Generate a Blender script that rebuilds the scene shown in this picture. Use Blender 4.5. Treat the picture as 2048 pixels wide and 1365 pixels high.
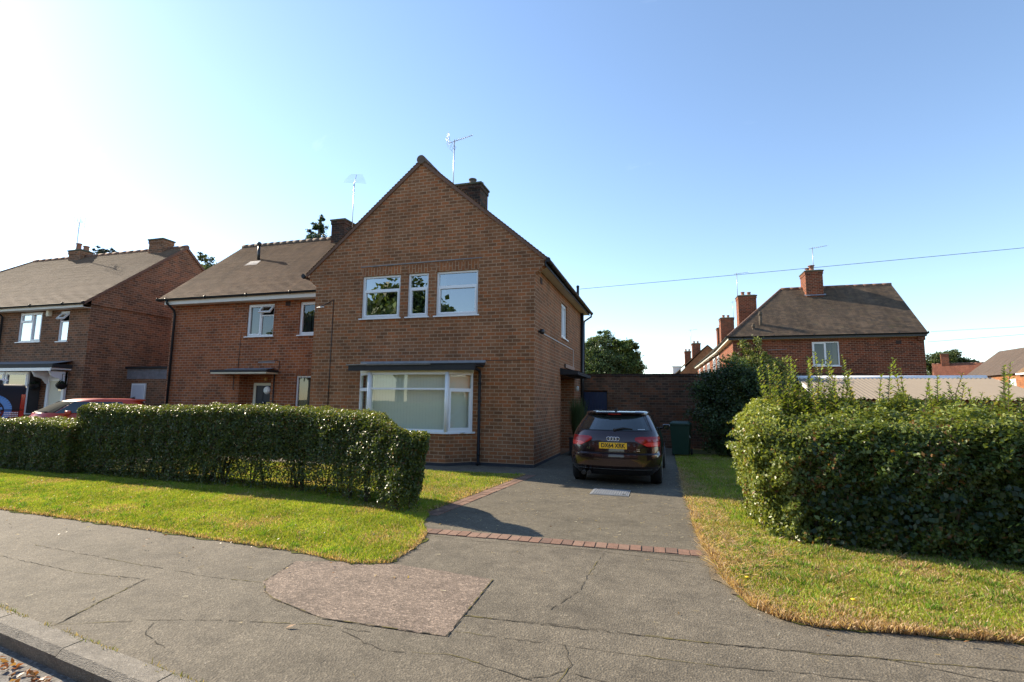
import bpy, math, random
import numpy as np
from mathutils import Vector, Matrix
random.seed(7); rng = np.random.default_rng(11)
R = math.radians
scene = bpy.context.scene
for _o in list(bpy.data.objects): bpy.data.objects.remove(_o)

# ------------------------------------------------------------------ camera, sky, sun, exposure
cam_d = bpy.data.cameras.new("camera"); cam = bpy.data.objects.new("camera", cam_d)
scene.collection.objects.link(cam); scene.camera = cam
cam_d.sensor_width = 36.0; cam_d.lens = 1022.33 / 2048 * 36.0
cam_d.clip_start = 0.05; cam_d.clip_end = 3000
YAW, PIT, ROL = 0.291084625, 0.118593985, 0.0122725522
_fw = Vector((-math.sin(YAW)*math.cos(PIT), math.cos(YAW)*math.cos(PIT), math.sin(PIT)))
_r0 = Vector((math.cos(YAW), math.sin(YAW), 0)); _u0 = _r0.cross(_fw)
_r = _r0*math.cos(ROL) + _u0*math.sin(ROL); _u = _u0*math.cos(ROL) - _r0*math.sin(ROL)
cam.matrix_world = Matrix(((_r.x, _u.x, -_fw.x, 3.064), (_r.y, _u.y, -_fw.y, -12.172), (_r.z, _u.z, -_fw.z, 1.571), (0, 0, 0, 1)))

SUN_EL, SUN_AZ = R(31), R(-73.5)          # azimuth clockwise from +Y (negative: towards -X)
sdir = Vector((math.sin(SUN_AZ)*math.cos(SUN_EL), math.cos(SUN_AZ)*math.cos(SUN_EL), math.sin(SUN_EL)))
world = bpy.data.worlds.new("World"); scene.world = world; world.use_nodes = True
wn = world.node_tree.nodes; wl = world.node_tree.links
sky = wn.new("ShaderNodeTexSky"); sky.sky_type = 'NISHITA'; sky.sun_disc = False
sky.sun_elevation = SUN_EL; sky.sun_rotation = SUN_AZ
sky.air_density = 1.0; sky.dust_density = 0.13; sky.ozone_density = 1.5; sky.altitude = 80
bg = wn.get("Background") or wn.new("ShaderNodeBackground")
bg.inputs[1].default_value = 0.118
_tc = wn.new("ShaderNodeTexCoord"); _mp = wn.new("ShaderNodeMapping"); _mp.inputs["Rotation"].default_value = (0, R(38), R(20)); _mp.inputs["Scale"].default_value = (3.5, 16, 10)
_ns = wn.new("ShaderNodeTexNoise"); _ns.inputs["Scale"].default_value = 1.3; _ns.inputs["Detail"].default_value = 8; _ns.inputs["Roughness"].default_value = .6
_rp = wn.new("ShaderNodeValToRGB"); _rp.color_ramp.elements[0].position = .66; _rp.color_ramp.elements[0].color = (0, 0, 0, 1); _rp.color_ramp.elements[1].position = .95; _rp.color_ramp.elements[1].color = (.14, .14, .14, 1)
_mx = wn.new("ShaderNodeMix"); _mx.data_type = 'RGBA'; _mx.inputs[7].default_value = (8, 9, 10, 1)      # thin high cirrus
wl.new(_tc.outputs["Generated"], _mp.inputs[0]); wl.new(_mp.outputs[0], _ns.inputs["Vector"]); wl.new(_ns.outputs["Fac"], _rp.inputs[0]); wl.new(_rp.outputs[0], _mx.inputs[0]); wl.new(sky.outputs[0], _mx.inputs[6])
wl.new(_mx.outputs[2], bg.inputs[0])
sun_d = bpy.data.lights.new("sun", 'SUN'); sun = bpy.data.objects.new("sun", sun_d); scene.collection.objects.link(sun)
sun_d.energy = 4.3; sun_d.angle = R(0.5); sun_d.color = (1.0, 0.86, 0.66)
sun.rotation_euler = sdir.to_track_quat('Z', 'Y').to_euler()
sun.location = (-20, 10, 20)
scene.view_settings.view_transform = 'Standard'; scene.view_settings.look = 'None'
scene.view_settings.exposure = 1.27; scene.view_settings.gamma = 1.0
scene.render.engine = 'CYCLES'
scene.cycles.max_bounces = 8; scene.cycles.transparent_max_bounces = 12
scene.cycles.use_denoising = True

# ------------------------------------------------------------------ materials
def new_mat(name):
    m = bpy.data.materials.new(name); m.use_nodes = True
    nt = m.node_tree; return m, nt, nt.nodes["Principled BSDF"], nt.nodes["Material Output"]
def sock(b, *names):
    for n in names:
        if n in b.inputs: return b.inputs[n]
def N(nt, kind, **kw):
    n = nt.nodes.new(kind)
    for k, v in kw.items(): setattr(n, k, v)
    return n
def mixc(nt, fac, a, b, mode='MIX'):
    n = nt.nodes.new("ShaderNodeMix"); n.data_type = 'RGBA'; n.blend_type = mode
    for s, v in ((n.inputs[0], fac), (n.inputs[6], a), (n.inputs[7], b)):
        if isinstance(v, bpy.types.NodeSocket): nt.links.new(v, s)
        elif isinstance(v, (int, float)): s.default_value = v
        else: s.default_value = (*v, 1)
    return n.outputs[2]
def ramp(nt, fac, stops, interp='LINEAR'):
    n = nt.nodes.new("ShaderNodeValToRGB"); n.color_ramp.interpolation = interp
    e = n.color_ramp.elements
    while len(e) < len(stops): e.new(0.5)
    for el, (p, c) in zip(e, stops):
        el.position = p; el.color = (*c, 1) if len(c) == 3 else c
    nt.links.new(fac, n.inputs[0]); return n.outputs[0]
def noise(nt, vec, scale, detail=4, rough=0.55):
    n = N(nt, "ShaderNodeTexNoise"); n.inputs["Scale"].default_value = scale
    n.inputs["Detail"].default_value = detail; n.inputs["Roughness"].default_value = rough
    if vec is not None: nt.links.new(vec, n.inputs["Vector"])
    return n.outputs["Fac"]
def bump(nt, h, b, strength, dist=0.01):
    n = N(nt, "ShaderNodeBump"); n.inputs["Strength"].default_value = strength; n.inputs["Distance"].default_value = dist
    nt.links.new(h, n.inputs["Height"]); nt.links.new(n.outputs[0], b.inputs["Normal"]); return n
G = lambda v: (v, v, v)

def plain(name, col, rough=0.5, metal=0.0, spec=0.5, var=0.12, vscale=6.0, coat=0.0, bmp=0.0):
    """one base colour with slight procedural wear"""
    m, nt, b, o = new_mat(name)
    tc = N(nt, "ShaderNodeTexCoord")
    f = noise(nt, tc.outputs["Object"], vscale, 5)
    c = mixc(nt, f, tuple(x*(1-var) for x in col), tuple(min(1, x*(1+var)) for x in col))
    nt.links.new(c, b.inputs["Base Color"])
    b.inputs["Roughness"].default_value = rough; b.inputs["Metallic"].default_value = metal
    s = sock(b, "Specular IOR Level", "Specular");  s.default_value = spec
    if coat:
        sock(b, "Coat Weight").default_value = coat; sock(b, "Coat Roughness").default_value = 0.03
    if bmp: bump(nt, noise(nt, tc.outputs["Object"], vscale*8, 4), b, bmp, 0.01)
    return m

def brick(name, cols, mortar, soldier=False, bw=0.2275, bh=0.0899, ms=0.010, dirt=0.35, rough=0.9):
    m, nt, b, o = new_mat(name)
    uv = N(nt, "ShaderNodeUVMap")
    mp = N(nt, "ShaderNodeMapping")
    if soldier: mp.inputs["Rotation"].default_value = (0, 0, R(90))
    nt.links.new(uv.outputs[0], mp.inputs[0])
    v = mp.outputs[0]
    # slight wobble so that the courses are not ruler straight
    wob = N(nt, "ShaderNodeTexNoise"); wob.inputs["Scale"].default_value = 9.0; nt.links.new(v, wob.inputs["Vector"])
    sc = N(nt, "ShaderNodeVectorMath", operation='MULTIPLY_ADD'); sc.inputs[1].default_value = (.009, .009, 0)
    nt.links.new(wob.outputs["Color"], sc.inputs[0]); nt.links.new(v, sc.inputs[2])
    br = N(nt, "ShaderNodeTexBrick"); br.offset = 0.5
    nt.links.new(sc.outputs[0], br.inputs["Vector"])
    br.inputs["Scale"].default_value = 1.0; br.inputs["Color1"].default_value = (0, 0, 0, 1); br.inputs["Color2"].default_value = (1, 1, 1, 1)
    br.inputs["Mortar"].default_value = (.5, .5, .5, 1); br.inputs["Mortar Size"].default_value = ms; br.inputs["Mortar Smooth"].default_value = .35
    br.inputs["Brick Width"].default_value = bw; br.inputs["Row Height"].default_value = bh; br.inputs["Bias"].default_value = 0
    n = len(cols)
    c = ramp(nt, br.outputs["Color"], [(i/n, col) for i, col in enumerate(cols)], 'CONSTANT')
    big = noise(nt, v, 1.1, 6, .6)
    fine = noise(nt, v, 38, 4, .7)
    c = mixc(nt, 0.9, c, ramp(nt, fine, [(0.25, G(.72)), (.75, G(1.2))]), 'MULTIPLY')
    mo = mixc(nt, fine, tuple(x*.72 for x in mortar), mortar)
    c = mixc(nt, br.outputs["Fac"], c, mo)
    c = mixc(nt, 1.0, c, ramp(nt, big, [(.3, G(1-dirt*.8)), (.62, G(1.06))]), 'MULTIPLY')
    mp2 = N(nt, "ShaderNodeMapping"); mp2.inputs["Scale"].default_value = (3.2, .22, 1) if not soldier else (.22, 3.2, 1); nt.links.new(uv.outputs[0], mp2.inputs[0])
    c = mixc(nt, .55, c, ramp(nt, noise(nt, mp2.outputs[0], 1.0, 6, .7), [(.32, G(.70)), (.6, G(1.08))]), 'MULTIPLY')      # rain streaks
    nt.links.new(c, b.inputs["Base Color"]); b.inputs["Roughness"].default_value = rough
    sock(b, "Specular IOR Level", "Specular").default_value = .25
    inv = N(nt, "ShaderNodeMath", operation='MULTIPLY_ADD'); inv.inputs[1].default_value = -1.0; nt.links.new(br.outputs["Fac"], inv.inputs[0]); nt.links.new(fine, inv.inputs[2])
    bump(nt, inv.outputs[0], b, 0.5, 0.008)
    return m

def tiles(name, cols, moss=(.12, .12, .06), mossamt=.25, bw=0.17, bh=0.1, streak=.3):
    m, nt, b, o = new_mat(name)
    uv = N(nt, "ShaderNodeUVMap"); v = uv.outputs[0]
    br = N(nt, "ShaderNodeTexBrick"); br.offset = 0.5; nt.links.new(v, br.inputs["Vector"])
    br.inputs["Scale"].default_value = 1.0; br.inputs["Color1"].default_value = (0, 0, 0, 1); br.inputs["Color2"].default_value = (1, 1, 1, 1)
    br.inputs["Mortar"].default_value = (.3, .3, .3, 1); br.inputs["Mortar Size"].default_value = .004; br.inputs["Mortar Smooth"].default_value = .2
    br.inputs["Brick Width"].default_value = bw; br.inputs["Row Height"].default_value = bh
    n = len(cols); c = ramp(nt, br.outputs["Color"], [(i/n, col) for i, col in enumerate(cols)], 'CONSTANT')
    mp = N(nt, "ShaderNodeMapping"); mp.inputs["Scale"].default_value = (1.6, .35, 1); nt.links.new(v, mp.inputs[0])
    st = noise(nt, mp.outputs[0], 1.3, 7, .65)
    c = mixc(nt, 1.0, c, ramp(nt, st, [(.3, G(1-streak)), (.7, G(1.15))]), 'MULTIPLY')
    c = mixc(nt, ramp(nt, noise(nt, v, 2.3, 8, .7), [(.55, G(0)), (.75, G(mossamt))]), c, moss)
    fine = noise(nt, v, 45, 3, .6)
    c = mixc(nt, .6, c, ramp(nt, fine, [(.3, G(.65)), (.7, G(1.25))]), 'MULTIPLY')
    c = mixc(nt, ramp(nt, br.outputs["Fac"], [(0, G(0)), (1, G(.7))]), c, (.03, .022, .018))
    nt.links.new(c, b.inputs["Base Color"]); b.inputs["Roughness"].default_value = .85
    sock(b, "Specular IOR Level", "Specular").default_value = .3
    bump(nt, fine, b, .3, .005)
    return m

def asphalt(name, col, col2, speck=.5, vs=90., rough=.88):
    m, nt, b, o = new_mat(name)
    tc = N(nt, "ShaderNodeTexCoord"); v = tc.outputs["Object"]
    big = noise(nt, v, .7, 8, .65); mid = noise(nt, v, 7, 5, .6)
    vo = N(nt, "ShaderNodeTexVoronoi"); vo.inputs["Scale"].default_value = vs; nt.links.new(v, vo.inputs["Vector"])
    c = mixc(nt, big, col, col2)
    c = mixc(nt, .8, c, ramp(nt, mid, [(.3, G(.78)), (.7, G(1.18))]), 'MULTIPLY')
    c = mixc(nt, .8, c, ramp(nt, noise(nt, v, 1.9, 9, .72), [(.34, G(.66)), (.5, G(1.0)), (.7, G(1.16))]), 'MULTIPLY')
    sp = N(nt, "ShaderNodeSeparateColor"); nt.links.new(vo.outputs["Color"], sp.inputs[0])
    c = mixc(nt, speck, c, ramp(nt, sp.outputs[0], [(0, G(.45)), (.55, G(.95)), (.85, G(1.25)), (1, G(2.0))]), 'MULTIPLY')
    vo2 = N(nt, "ShaderNodeTexVoronoi"); vo2.inputs["Scale"].default_value = 9; nt.links.new(v, vo2.inputs["Vector"])
    c = mixc(nt, ramp(nt, vo2.outputs["Distance"], [(.03, G(.55)), (.06, G(0))]), c, (.42, .39, .34))
    nt.links.new(c, b.inputs["Base Color"]); b.inputs["Roughness"].default_value = rough
    sock(b, "Specular IOR Level", "Specular").default_value = .35
    bump(nt, vo.outputs["Distance"], b, .7, .006)
    return m

def soil(name, stops, scale=1.4, rough=1.0):
    m, nt, b, o = new_mat(name)
    tc = N(nt, "ShaderNodeTexCoord"); v = tc.outputs["Object"]
    c = ramp(nt, noise(nt, v, scale, 9, .68), stops)
    f = noise(nt, v, 60, 4, .7)
    c = mixc(nt, .8, c, ramp(nt, f, [(.3, G(.6)), (.7, G(1.3))]), 'MULTIPLY')
    nt.links.new(c, b.inputs["Base Color"]); b.inputs["Roughness"].default_value = rough
    sock(b, "Specular IOR Level", "Specular").default_value = .1
    bump(nt, f, b, .8, .02)
    return m

def leaf_mat(name, trans=.35, rough=.38, spec=.5):
    m, nt, b, o = new_mat(name)
    at = N(nt, "ShaderNodeAttribute"); at.attribute_name = "Col"
    tr = N(nt, "ShaderNodeBsdfTranslucent")
    nt.links.new(at.outputs["Color"], b.inputs["Base Color"])
    tc = mixc(nt, 1.0, at.outputs["Color"], (1.25, 1.2, .55), 'MULTIPLY'); nt.links.new(tc, tr.inputs[0])
    b.inputs["Roughness"].default_value = rough; sock(b, "Specular IOR Level", "Specular").default_value = spec
    mx = N(nt, "ShaderNodeMixShader"); mx.inputs[0].default_value = trans
    nt.links.new(b.outputs[0], mx.inputs[1]); nt.links.new(tr.outputs[0], mx.inputs[2]); nt.links.new(mx.outputs[0], o.inputs[0])
    return m

def glass_mat(name, base=.12, tint=(.75, .82, .8), edge=.6):
    """window glass: clear with a mirror-like reflection that grows at grazing angles"""
    m, nt, b, o = new_mat(name); nt.nodes.remove(b)
    tr = N(nt, "ShaderNodeBsdfTransparent"); tr.inputs[0].default_value = (*tint, 1)
    gl = N(nt, "ShaderNodeBsdfGlossy"); gl.inputs["Roughness"].default_value = 0.0; gl.inputs["Color"].default_value = (.95, .98, 1, 1)
    tcd = N(nt, "ShaderNodeTexCoord")
    bp = N(nt, "ShaderNodeBump"); bp.inputs["Strength"].default_value = .02; bp.inputs["Distance"].default_value = .02
    nt.links.new(noise(nt, tcd.outputs["Object"], 1.7, 2), bp.inputs["Height"]); nt.links.new(bp.outputs[0], gl.inputs["Normal"])
    lw = N(nt, "ShaderNodeLayerWeight"); lw.inputs[0].default_value = .35
    ma = N(nt, "ShaderNodeMath", operation='MULTIPLY_ADD'); ma.inputs[1].default_value = edge; ma.inputs[2].default_value = base
    nt.links.new(lw.outputs["Facing"], ma.inputs[0])
    mx = N(nt, "ShaderNodeMixShader"); nt.links.new(ma.outputs[0], mx.inputs[0])
    nt.links.new(tr.outputs[0], mx.inputs[1]); nt.links.new(gl.outputs[0], mx.inputs[2]); nt.links.new(mx.outputs[0], o.inputs[0])
    return m

MORT = (.50, .325, .20)
BRN = [(0.3202, 0.1263, 0.0534), (0.2596, 0.1122, 0.0507), (0.3472, 0.1279, 0.0507), (0.2159, 0.0967, 0.0464), (0.3067, 0.1304, 0.0594), (0.3741, 0.1304, 0.0507), (0.2798, 0.12, 0.0559), (0.3269, 0.1408, 0.0658)]
RED = [(0.3448, 0.1008, 0.0372), (0.2681, 0.0871, 0.0353), (0.3797, 0.1089, 0.0372), (0.2193, 0.0764, 0.0334), (0.3309, 0.1061, 0.0408), (0.4007, 0.1225, 0.0426), (0.289, 0.0899, 0.0372)]
DRED = [(0.216, 0.0581, 0.026), (0.1512, 0.0449, 0.0223), (0.2448, 0.0647, 0.0279), (0.108, 0.037, 0.0211), (0.1944, 0.0581, 0.0273)]
M = {}
M['brick'] = brick("brown_brick", BRN, MORT)
M['brick_left'] = brick("red_brown_brick", RED, (.48, .30, .195))
M['brick_far'] = brick("dull_brown_brick", [(.25, .112, .056), (.17, .085, .047), (.28, .118, .056), (.14, .075, .044), (.22, .108, .06)], (.42, .27, .18))
M['brick_right'] = brick("dark_red_brick", DRED, (.40, .23, .15))
M['brick_orange'] = brick("orange_brick", [(.34, .12, .045), (.28, .10, .04), (.38, .14, .05)], (.4, .25, .15))
M['brick_wall'] = brick("dark_wall_brick", [(.20, .088, .048), (.13, .068, .042), (.23, .094, .048), (.10, .06, .04), (.18, .092, .058)], (.24, .165, .11), dirt=.6)  # darker brick mix with stronger random mottling
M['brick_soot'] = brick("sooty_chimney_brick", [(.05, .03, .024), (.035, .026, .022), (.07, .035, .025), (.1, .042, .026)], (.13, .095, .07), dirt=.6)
M['soldier'] = brick("soldier_brick", [(.34, .125, .05), (.27, .105, .045), (.38, .14, .052), (.29, .115, .05)], MORT, soldier=True)
M['soldier_red'] = brick("red_soldier_brick", RED, (.30, .17, .10), soldier=True)
M['plinth'] = plain("blue_brick_plinth", (.035, .036, .042), .8, var=.4, vscale=12)
M['tile'] = tiles("brown_roof_tiles", [(.27, .165, .098), (.23, .14, .086), (.29, .18, .11), (.20, .122, .078)], mossamt=.35, streak=.38)
M['tile_far'] = tiles("weathered_roof_tiles", [(.22, .15, .105), (.20, .135, .092), (.235, .165, .115)], mossamt=.35, streak=.36)
M['tile_dark'] = tiles("dark_mossy_roof_tiles", [(.17, .122, .082), (.14, .10, .07), (.20, .138, .09), (.12, .09, .066)], (.17, .15, .075), .55, streak=.45)
M['tile_red'] = tiles("red_roof_tiles", [(.30, .12, .07), (.26, .10, .06)], mossamt=.05)
M['verge'] = plain("clay_verge", (.16, .085, .055), .85, var=.3, vscale=9, bmp=.4)
M['ridge'] = plain("ridge_tile", (.12, .085, .062), .85, var=.35, vscale=5, bmp=.4)
M['white'] = plain("white_upvc", (.80, .81, .82), .28, var=.02)
M['cream'] = plain("cream_paint", (.72, .66, .50), .5, var=.06)
M['fascia'] = plain("white_painted_board", (.72, .68, .60), .5, var=.08)
M['black'] = plain("black_plastic", (.012, .013, .015), .35, var=.2)
M['gutter'] = plain("black_gutter", (.014, .015, .017), .5, var=.3, spec=.3)
M['lead'] = plain("lead_flashing", (.24, .25, .27), .55, metal=.3, var=.3, vscale=8, bmp=.3)
M['felt'] = plain("black_felt", (.02, .02, .022), .7, var=.4, bmp=.3)
M['oldwood'] = plain("weathered_board", (.16, .14, .115), .9, var=.5, vscale=14, bmp=.5)
M['mortarcap'] = plain("mossy_mortar_cap", (.085, .085, .055), .95, var=.5, vscale=9, bmp=.5)
M['pot'] = plain("clay_pot", (.33, .15, .09), .85, var=.3, vscale=12)
M['pot_old'] = plain("sooty_pot", (.10, .085, .07), .9, var=.4, vscale=12)
M['alu'] = plain("aluminium", (.40, .41, .43), .4, metal=.7, var=.05)
M['glass'] = glass_mat("window_glass", .30, (.42, .48, .48), .6)
M['glass_bay'] = glass_mat("bay_glass", .06, (.9, .93, .89), .35)
M['glass_dark'] = glass_mat("dim_window_glass", .05, (.45, .5, .5), .35)
M['glass_bright'] = glass_mat("mirror_bright_glass", .45, (.6, .7, .7), .5)
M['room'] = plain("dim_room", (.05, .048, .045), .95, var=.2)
M['curtain'] = plain("pale_curtain", (.42, .37, .29), .95, var=.1)
M['curtain_dark'] = plain("grey_curtain", (.12, .12, .14), .95, var=.2)
M['blind'] = plain("vertical_blind_fabric", (.66, .66, .57), .9, var=.03)
M['navy_door'] = plain("navy_door_paint", (.010, .014, .024), .45, var=.2)
M['gate_blue'] = plain("blue_gate_paint", (.010, .020, .060), .5, var=.3, vscale=9)
M['brown_door'] = plain("brown_door", (.07, .035, .02), .5)
M['gold'] = plain("brass_number", (.55, .33, .12), .35, metal=.6)
M['opal'] = plain("opal_lamp_glass", (.75, .75, .70), .3)
M['vent'] = plain("clay_air_brick", (.05, .03, .025), .9)
M['tarmac'] = asphalt("pavement_tarmac", (.116, .099, .071), (.170, .146, .108), .48, 78)
M['tarmac2'] = asphalt("drive_tarmac", (.104, .090, .063), (.150, .130, .095), .5, 70)
M['patch'] = asphalt("pink_patch_tarmac", (.180, .136, .102), (.225, .172, .132), .75, 66)
M['road'] = asphalt("road_tarmac", (.13, .12, .11), (.18, .17, .155), .8, 55)
M['crack'] = plain("crack_dirt", (.048, .041, .028), 1, var=.5, vscale=20)
M['moss'] = plain("crack_moss", (.12, .10, .03), 1, var=.5, vscale=20)
M['kerb'] = asphalt("kerb_concrete", (.17, .152, .122), (.25, .222, .18), .45, 120)
M['paver'] = brick("driveway_pavers", [(.27, .14, .09), (.22, .12, .085), (.30, .165, .11)], (.2, .15, .1))
M['paver_flat'] = plain("red_paver", (.27, .145, .10), .9, var=.35, vscale=7, bmp=.5)
M['soil'] = soil("bare_earth_and_turf", [(.3, (.10, .085, .045)), (.5, (.13, .14, .045)), (.7, (.17, .15, .07))])
M['turf'] = soil("turf_ground", [(.3, (.075, .085, .022)), (.5, (.12, .135, .032)), (.68, (.17, .15, .055))], 2.0)
M['straw_dirt'] = soil("dry_dirt", [(.3, (.14, .11, .075)), (.6, (.24, .19, .125))], 4)
M['base'] = soil("distant_ground", [(.3, (.08, .09, .035)), (.6, (.14, .13, .06))], .2)
M['metalcover'] = plain("galvanised_cover", (.36, .38, .40), .5, metal=.5, var=.25, vscale=16, bmp=.4)
M['leaf'] = leaf_mat("hedge_leaf", .38, .40, .5)
M['leaf_soft'] = leaf_mat("tree_leaf", .32, .5, .3)
M['grass'] = leaf_mat("grass_blade", .40, .6, .2)
M['twig'] = plain("hedge_twig", (.06, .045, .03), .95, var=.4)
M['core'] = plain("hedge_dark_core", (.016, .019, .009), 1, var=.5, vscale=20)
M['bark'] = plain("tree_bark", (.09, .07, .05), .95, var=.4, bmp=.6)
M['bin'] = plain("green_bin_plastic", (.008, .036, .020), .45, var=.15)
M['decal'] = plain("white_sticker", (.75, .76, .76), .5, var=.02)
M['rubber'] = plain("tyre_rubber", (.012, .012, .012), .8, var=.2)
M['screen_dark'] = plain("dim_windscreen", (.03, .035, .032), .9, spec=.04)
M['rim'] = plain("alloy_rim", (.35, .36, .37), .3, metal=.8)
M['chrome'] = plain("chrome", (.8, .8, .82), .12, metal=1.0, var=.01)
M['dark_steel'] = plain("dark_exhaust_steel", (.10, .095, .09), .4, metal=.8)
M['plum'] = plain("plum_metallic_paint", (.032, .014, .016), .22, metal=.5, var=.05, coat=1.0)
M['car_glass'] = plain("car_glass", (.012, .02, .018), .03, spec=1.0, var=.05, coat=1.0)
M['car_trim'] = plain("car_black_trim", (.012, .012, .013), .45)
M['tail'] = plain("tail_lamp_red", (.36, .006, .008), .12, spec=.4, coat=.25, var=.1)
M['tail_bright'] = plain("tail_lamp_bright", (.85, .05, .04), .15, coat=.25, var=.05)
M['plate_y'] = plain("yellow_plate", (1.0, .55, .025), .45, var=.02)
M['ink'] = plain("black_ink", (.015, .012, .012), .6)
M['red_paint'] = plain("red_car_paint", (.55, .055, .018), .35, coat=.4, var=.04)
M['van_black'] = plain("van_black_paint", (.014, .010, .012), .55, spec=.25)
M['van_red'] = plain("van_red_wrap", (.12, .010, .012), .5, spec=.3)
M['van_blue'] = plain("van_blue_wrap", (.02, .17, .50), .35, coat=.5)
M['grey_roof'] = plain("pale_corrugated_sheet", (.21, .175, .135), .85, var=.12, vscale=3)
M['pink_paint'] = plain("faded_red_paint", (.36, .13, .11), .8, var=.15)
M['pale_brick'] = plain("painted_brick_band", (.20, .19, .20), .9, var=.5, vscale=9, bmp=.5)
M['pale_door'] = plain("pale_door_paint", (.62, .63, .68), .5, var=.05)
M['wire'] = plain("wire_sheath", (.03, .035, .04), .6)
M['ceramic'] = plain("white_ceramic", (.75, .76, .74), .25, var=.02)
M['dryleaf'] = plain("dry_leaf", (.40, .26, .15), .8, var=.3, vscale=30)
M['yellow_flower'] = plain("yellow_petal", (.85, .55, .02), .6)

# ------------------------------------------------------------------ mesh helpers
def link(o, parent=None):
    scene.collection.objects.link(o)
    if parent is not None: o.parent = parent
    return o
def top_of(o):
    while o.parent: o = o.parent
    return o
def tag(o, label=None, cat=None, group=None, kind=None):
    if label: o['label'] = label
    if cat: o['category'] = cat
    if group: o['group'] = group
    if kind: o['kind'] = kind
    return o
def thing(name, label, cat, loc=(0, 0, 0), rz=0.0, group=None):
    o = bpy.data.objects.new(name, None); link(o); o.empty_display_size = .2
    o.location = loc; o.rotation_euler = (0, 0, rz)
    return tag(o, label, cat, group)

class MB:
    def __init__(s): s.v, s.f, s.m, s.sm = [], [], [], []
    def face(s, pts, m=0, smooth=False):
        k = len(s.v); s.v += [tuple(p) for p in pts]; s.f.append(tuple(range(k, k+len(pts)))); s.m.append(m); s.sm.append(smooth); return s
    def box(s, x0, x1, y0, y1, z0, z1, m=0):
        k = len(s.v)
        s.v += [(x0,y0,z0),(x1,y0,z0),(x1,y1,z0),(x0,y1,z0),(x0,y0,z1),(x1,y0,z1),(x1,y1,z1),(x0,y1,z1)]
        for f in ((0,3,2,1),(4,5,6,7),(0,1,5,4),(1,2,6,5),(2,3,7,6),(3,0,4,7)):
            s.f.append(tuple(k+i for i in f)); s.m.append(m); s.sm.append(False)
        return s
    def tube(s, path, r, n=10, m=0, cap=True, smooth=True):
        path = [Vector(p) for p in path]; rs = r if isinstance(r, (list, tuple)) else [r]*len(path)
        k = len(s.v); prev = None
        for i, p in enumerate(path):
            d = (path[min(i+1, len(path)-1)] - path[max(i-1, 0)])
            d = d.normalized() if d.length > 1e-9 else Vector((0, 0, 1))
            a = Vector((0, 0, 1)) if abs(d.z) < .9 else Vector((1, 0, 0))
            if prev is not None: a = prev
            x = (a - d*a.dot(d)); x = x.normalized() if x.length > 1e-6 else d.orthogonal().normalized()
            y = d.cross(x); prev = x
            for j in range(n):
                t = 2*math.pi*j/n; s.v.append(tuple(p + (x*math.cos(t) + y*math.sin(t))*rs[i]))
        for i in range(len(path)-1):
            for j in range(n):
                a, b = k+i*n+j, k+i*n+(j+1) % n
                s.f.append((a, b, b+n, a+n)); s.m.append(m); s.sm.append(smooth)
        if cap:
            s.f.append(tuple(k+j for j in reversed(range(n)))); s.m.append(m); s.sm.append(False)
            e = k+(len(path)-1)*n; s.f.append(tuple(e+j for j in range(n))); s.m.append(m); s.sm.append(False)
        return s
    def lathe(s, c, prof, n=16, m=0):
        k = len(s.v)
        for (r, z) in prof:
            for j in range(n):
                t = 2*math.pi*j/n; s.v.append((c[0]+r*math.cos(t), c[1]+r*math.sin(t), c[2]+z))
        for i in range(len(prof)-1):
            for j in range(n):
                a, b = k+i*n+j, k+i*n+(j+1) % n; s.f.append((a, b, b+n, a+n)); s.m.append(m); s.sm.append(True)
        return s
    def prism(s, pts, y0, y1, m=0):
        """polygon in XZ extruded along Y (pts counter-clockwise seen from -Y)"""
        n = len(pts)
        s.face([(x, y0, z) for x, z in pts], m); s.face([(x, y1, z) for x, z in reversed(pts)], m)
        for i in range(n):
            a, b = pts[i], pts[(i+1) % n]
            s.face([(b[0], y0, b[1]), (a[0], y0, a[1]), (a[0], y1, a[1]), (b[0], y1, b[1])], m)
        return s
    def build(s, name, mats, parent=None, world=True, bevel=0.0):
        me = bpy.data.meshes.new(name)
        off = Vector((0, 0, 0))
        if parent is not None and world: off = top_of(parent).location
        me.from_pydata([(p[0]-off[0], p[1]-off[1], p[2]-off[2]) for p in s.v], [], s.f)
        for mm in (mats if isinstance(mats, (list, tuple)) else [mats]): me.materials.append(mm)
        me.polygons.foreach_set('material_index', s.m); me.polygons.foreach_set('use_smooth', s.sm)
        me.update()
        uvl = me.uv_layers.new(name="UVMap"); dat = []
        V = s.v
        for p in me.polygons:
            n = p.normal; t = Vector((-n.y, n.x, 0))
            t = t.normalized() if t.length > .05 else Vector((1, 0, 0))
            b = n.cross(t)
            for li in p.vertices:
                q = Vector(V[li]); dat += [q.dot(t), q.dot(b)]
        uvl.data.foreach_set('uv', dat)
        o = bpy.data.objects.new(name, me); link(o, parent)
        if bevel:
            bv = o.modifiers.new("edge", 'BEVEL'); bv.width = bevel; bv.segments = 2; bv.limit_method = 'ANGLE'
        return o

class Fr:
    """plane frame: u along t, v up, w along outward normal"""
    def __init__(s, o, t, n): s.o, s.t, s.n = Vector(o), Vector(t), Vector(n)
    def __call__(s, u, v, w=0.0): return tuple(s.o + s.t*u + Vector((0, 0, v)) + s.n*w)
    def box(s, mb, u0, u1, v0, v1, w0, w1, m=0):
        c = [s(u, v, w) for w in (w0, w1) for v in (v0, v1) for u in (u0, u1)]
        for f in ((0,2,3,1),(4,5,7,6),(0,1,5,4),(2,6,7,3),(0,4,6,2),(1,3,7,5)): mb.face([c[i] for i in f], m)

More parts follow.
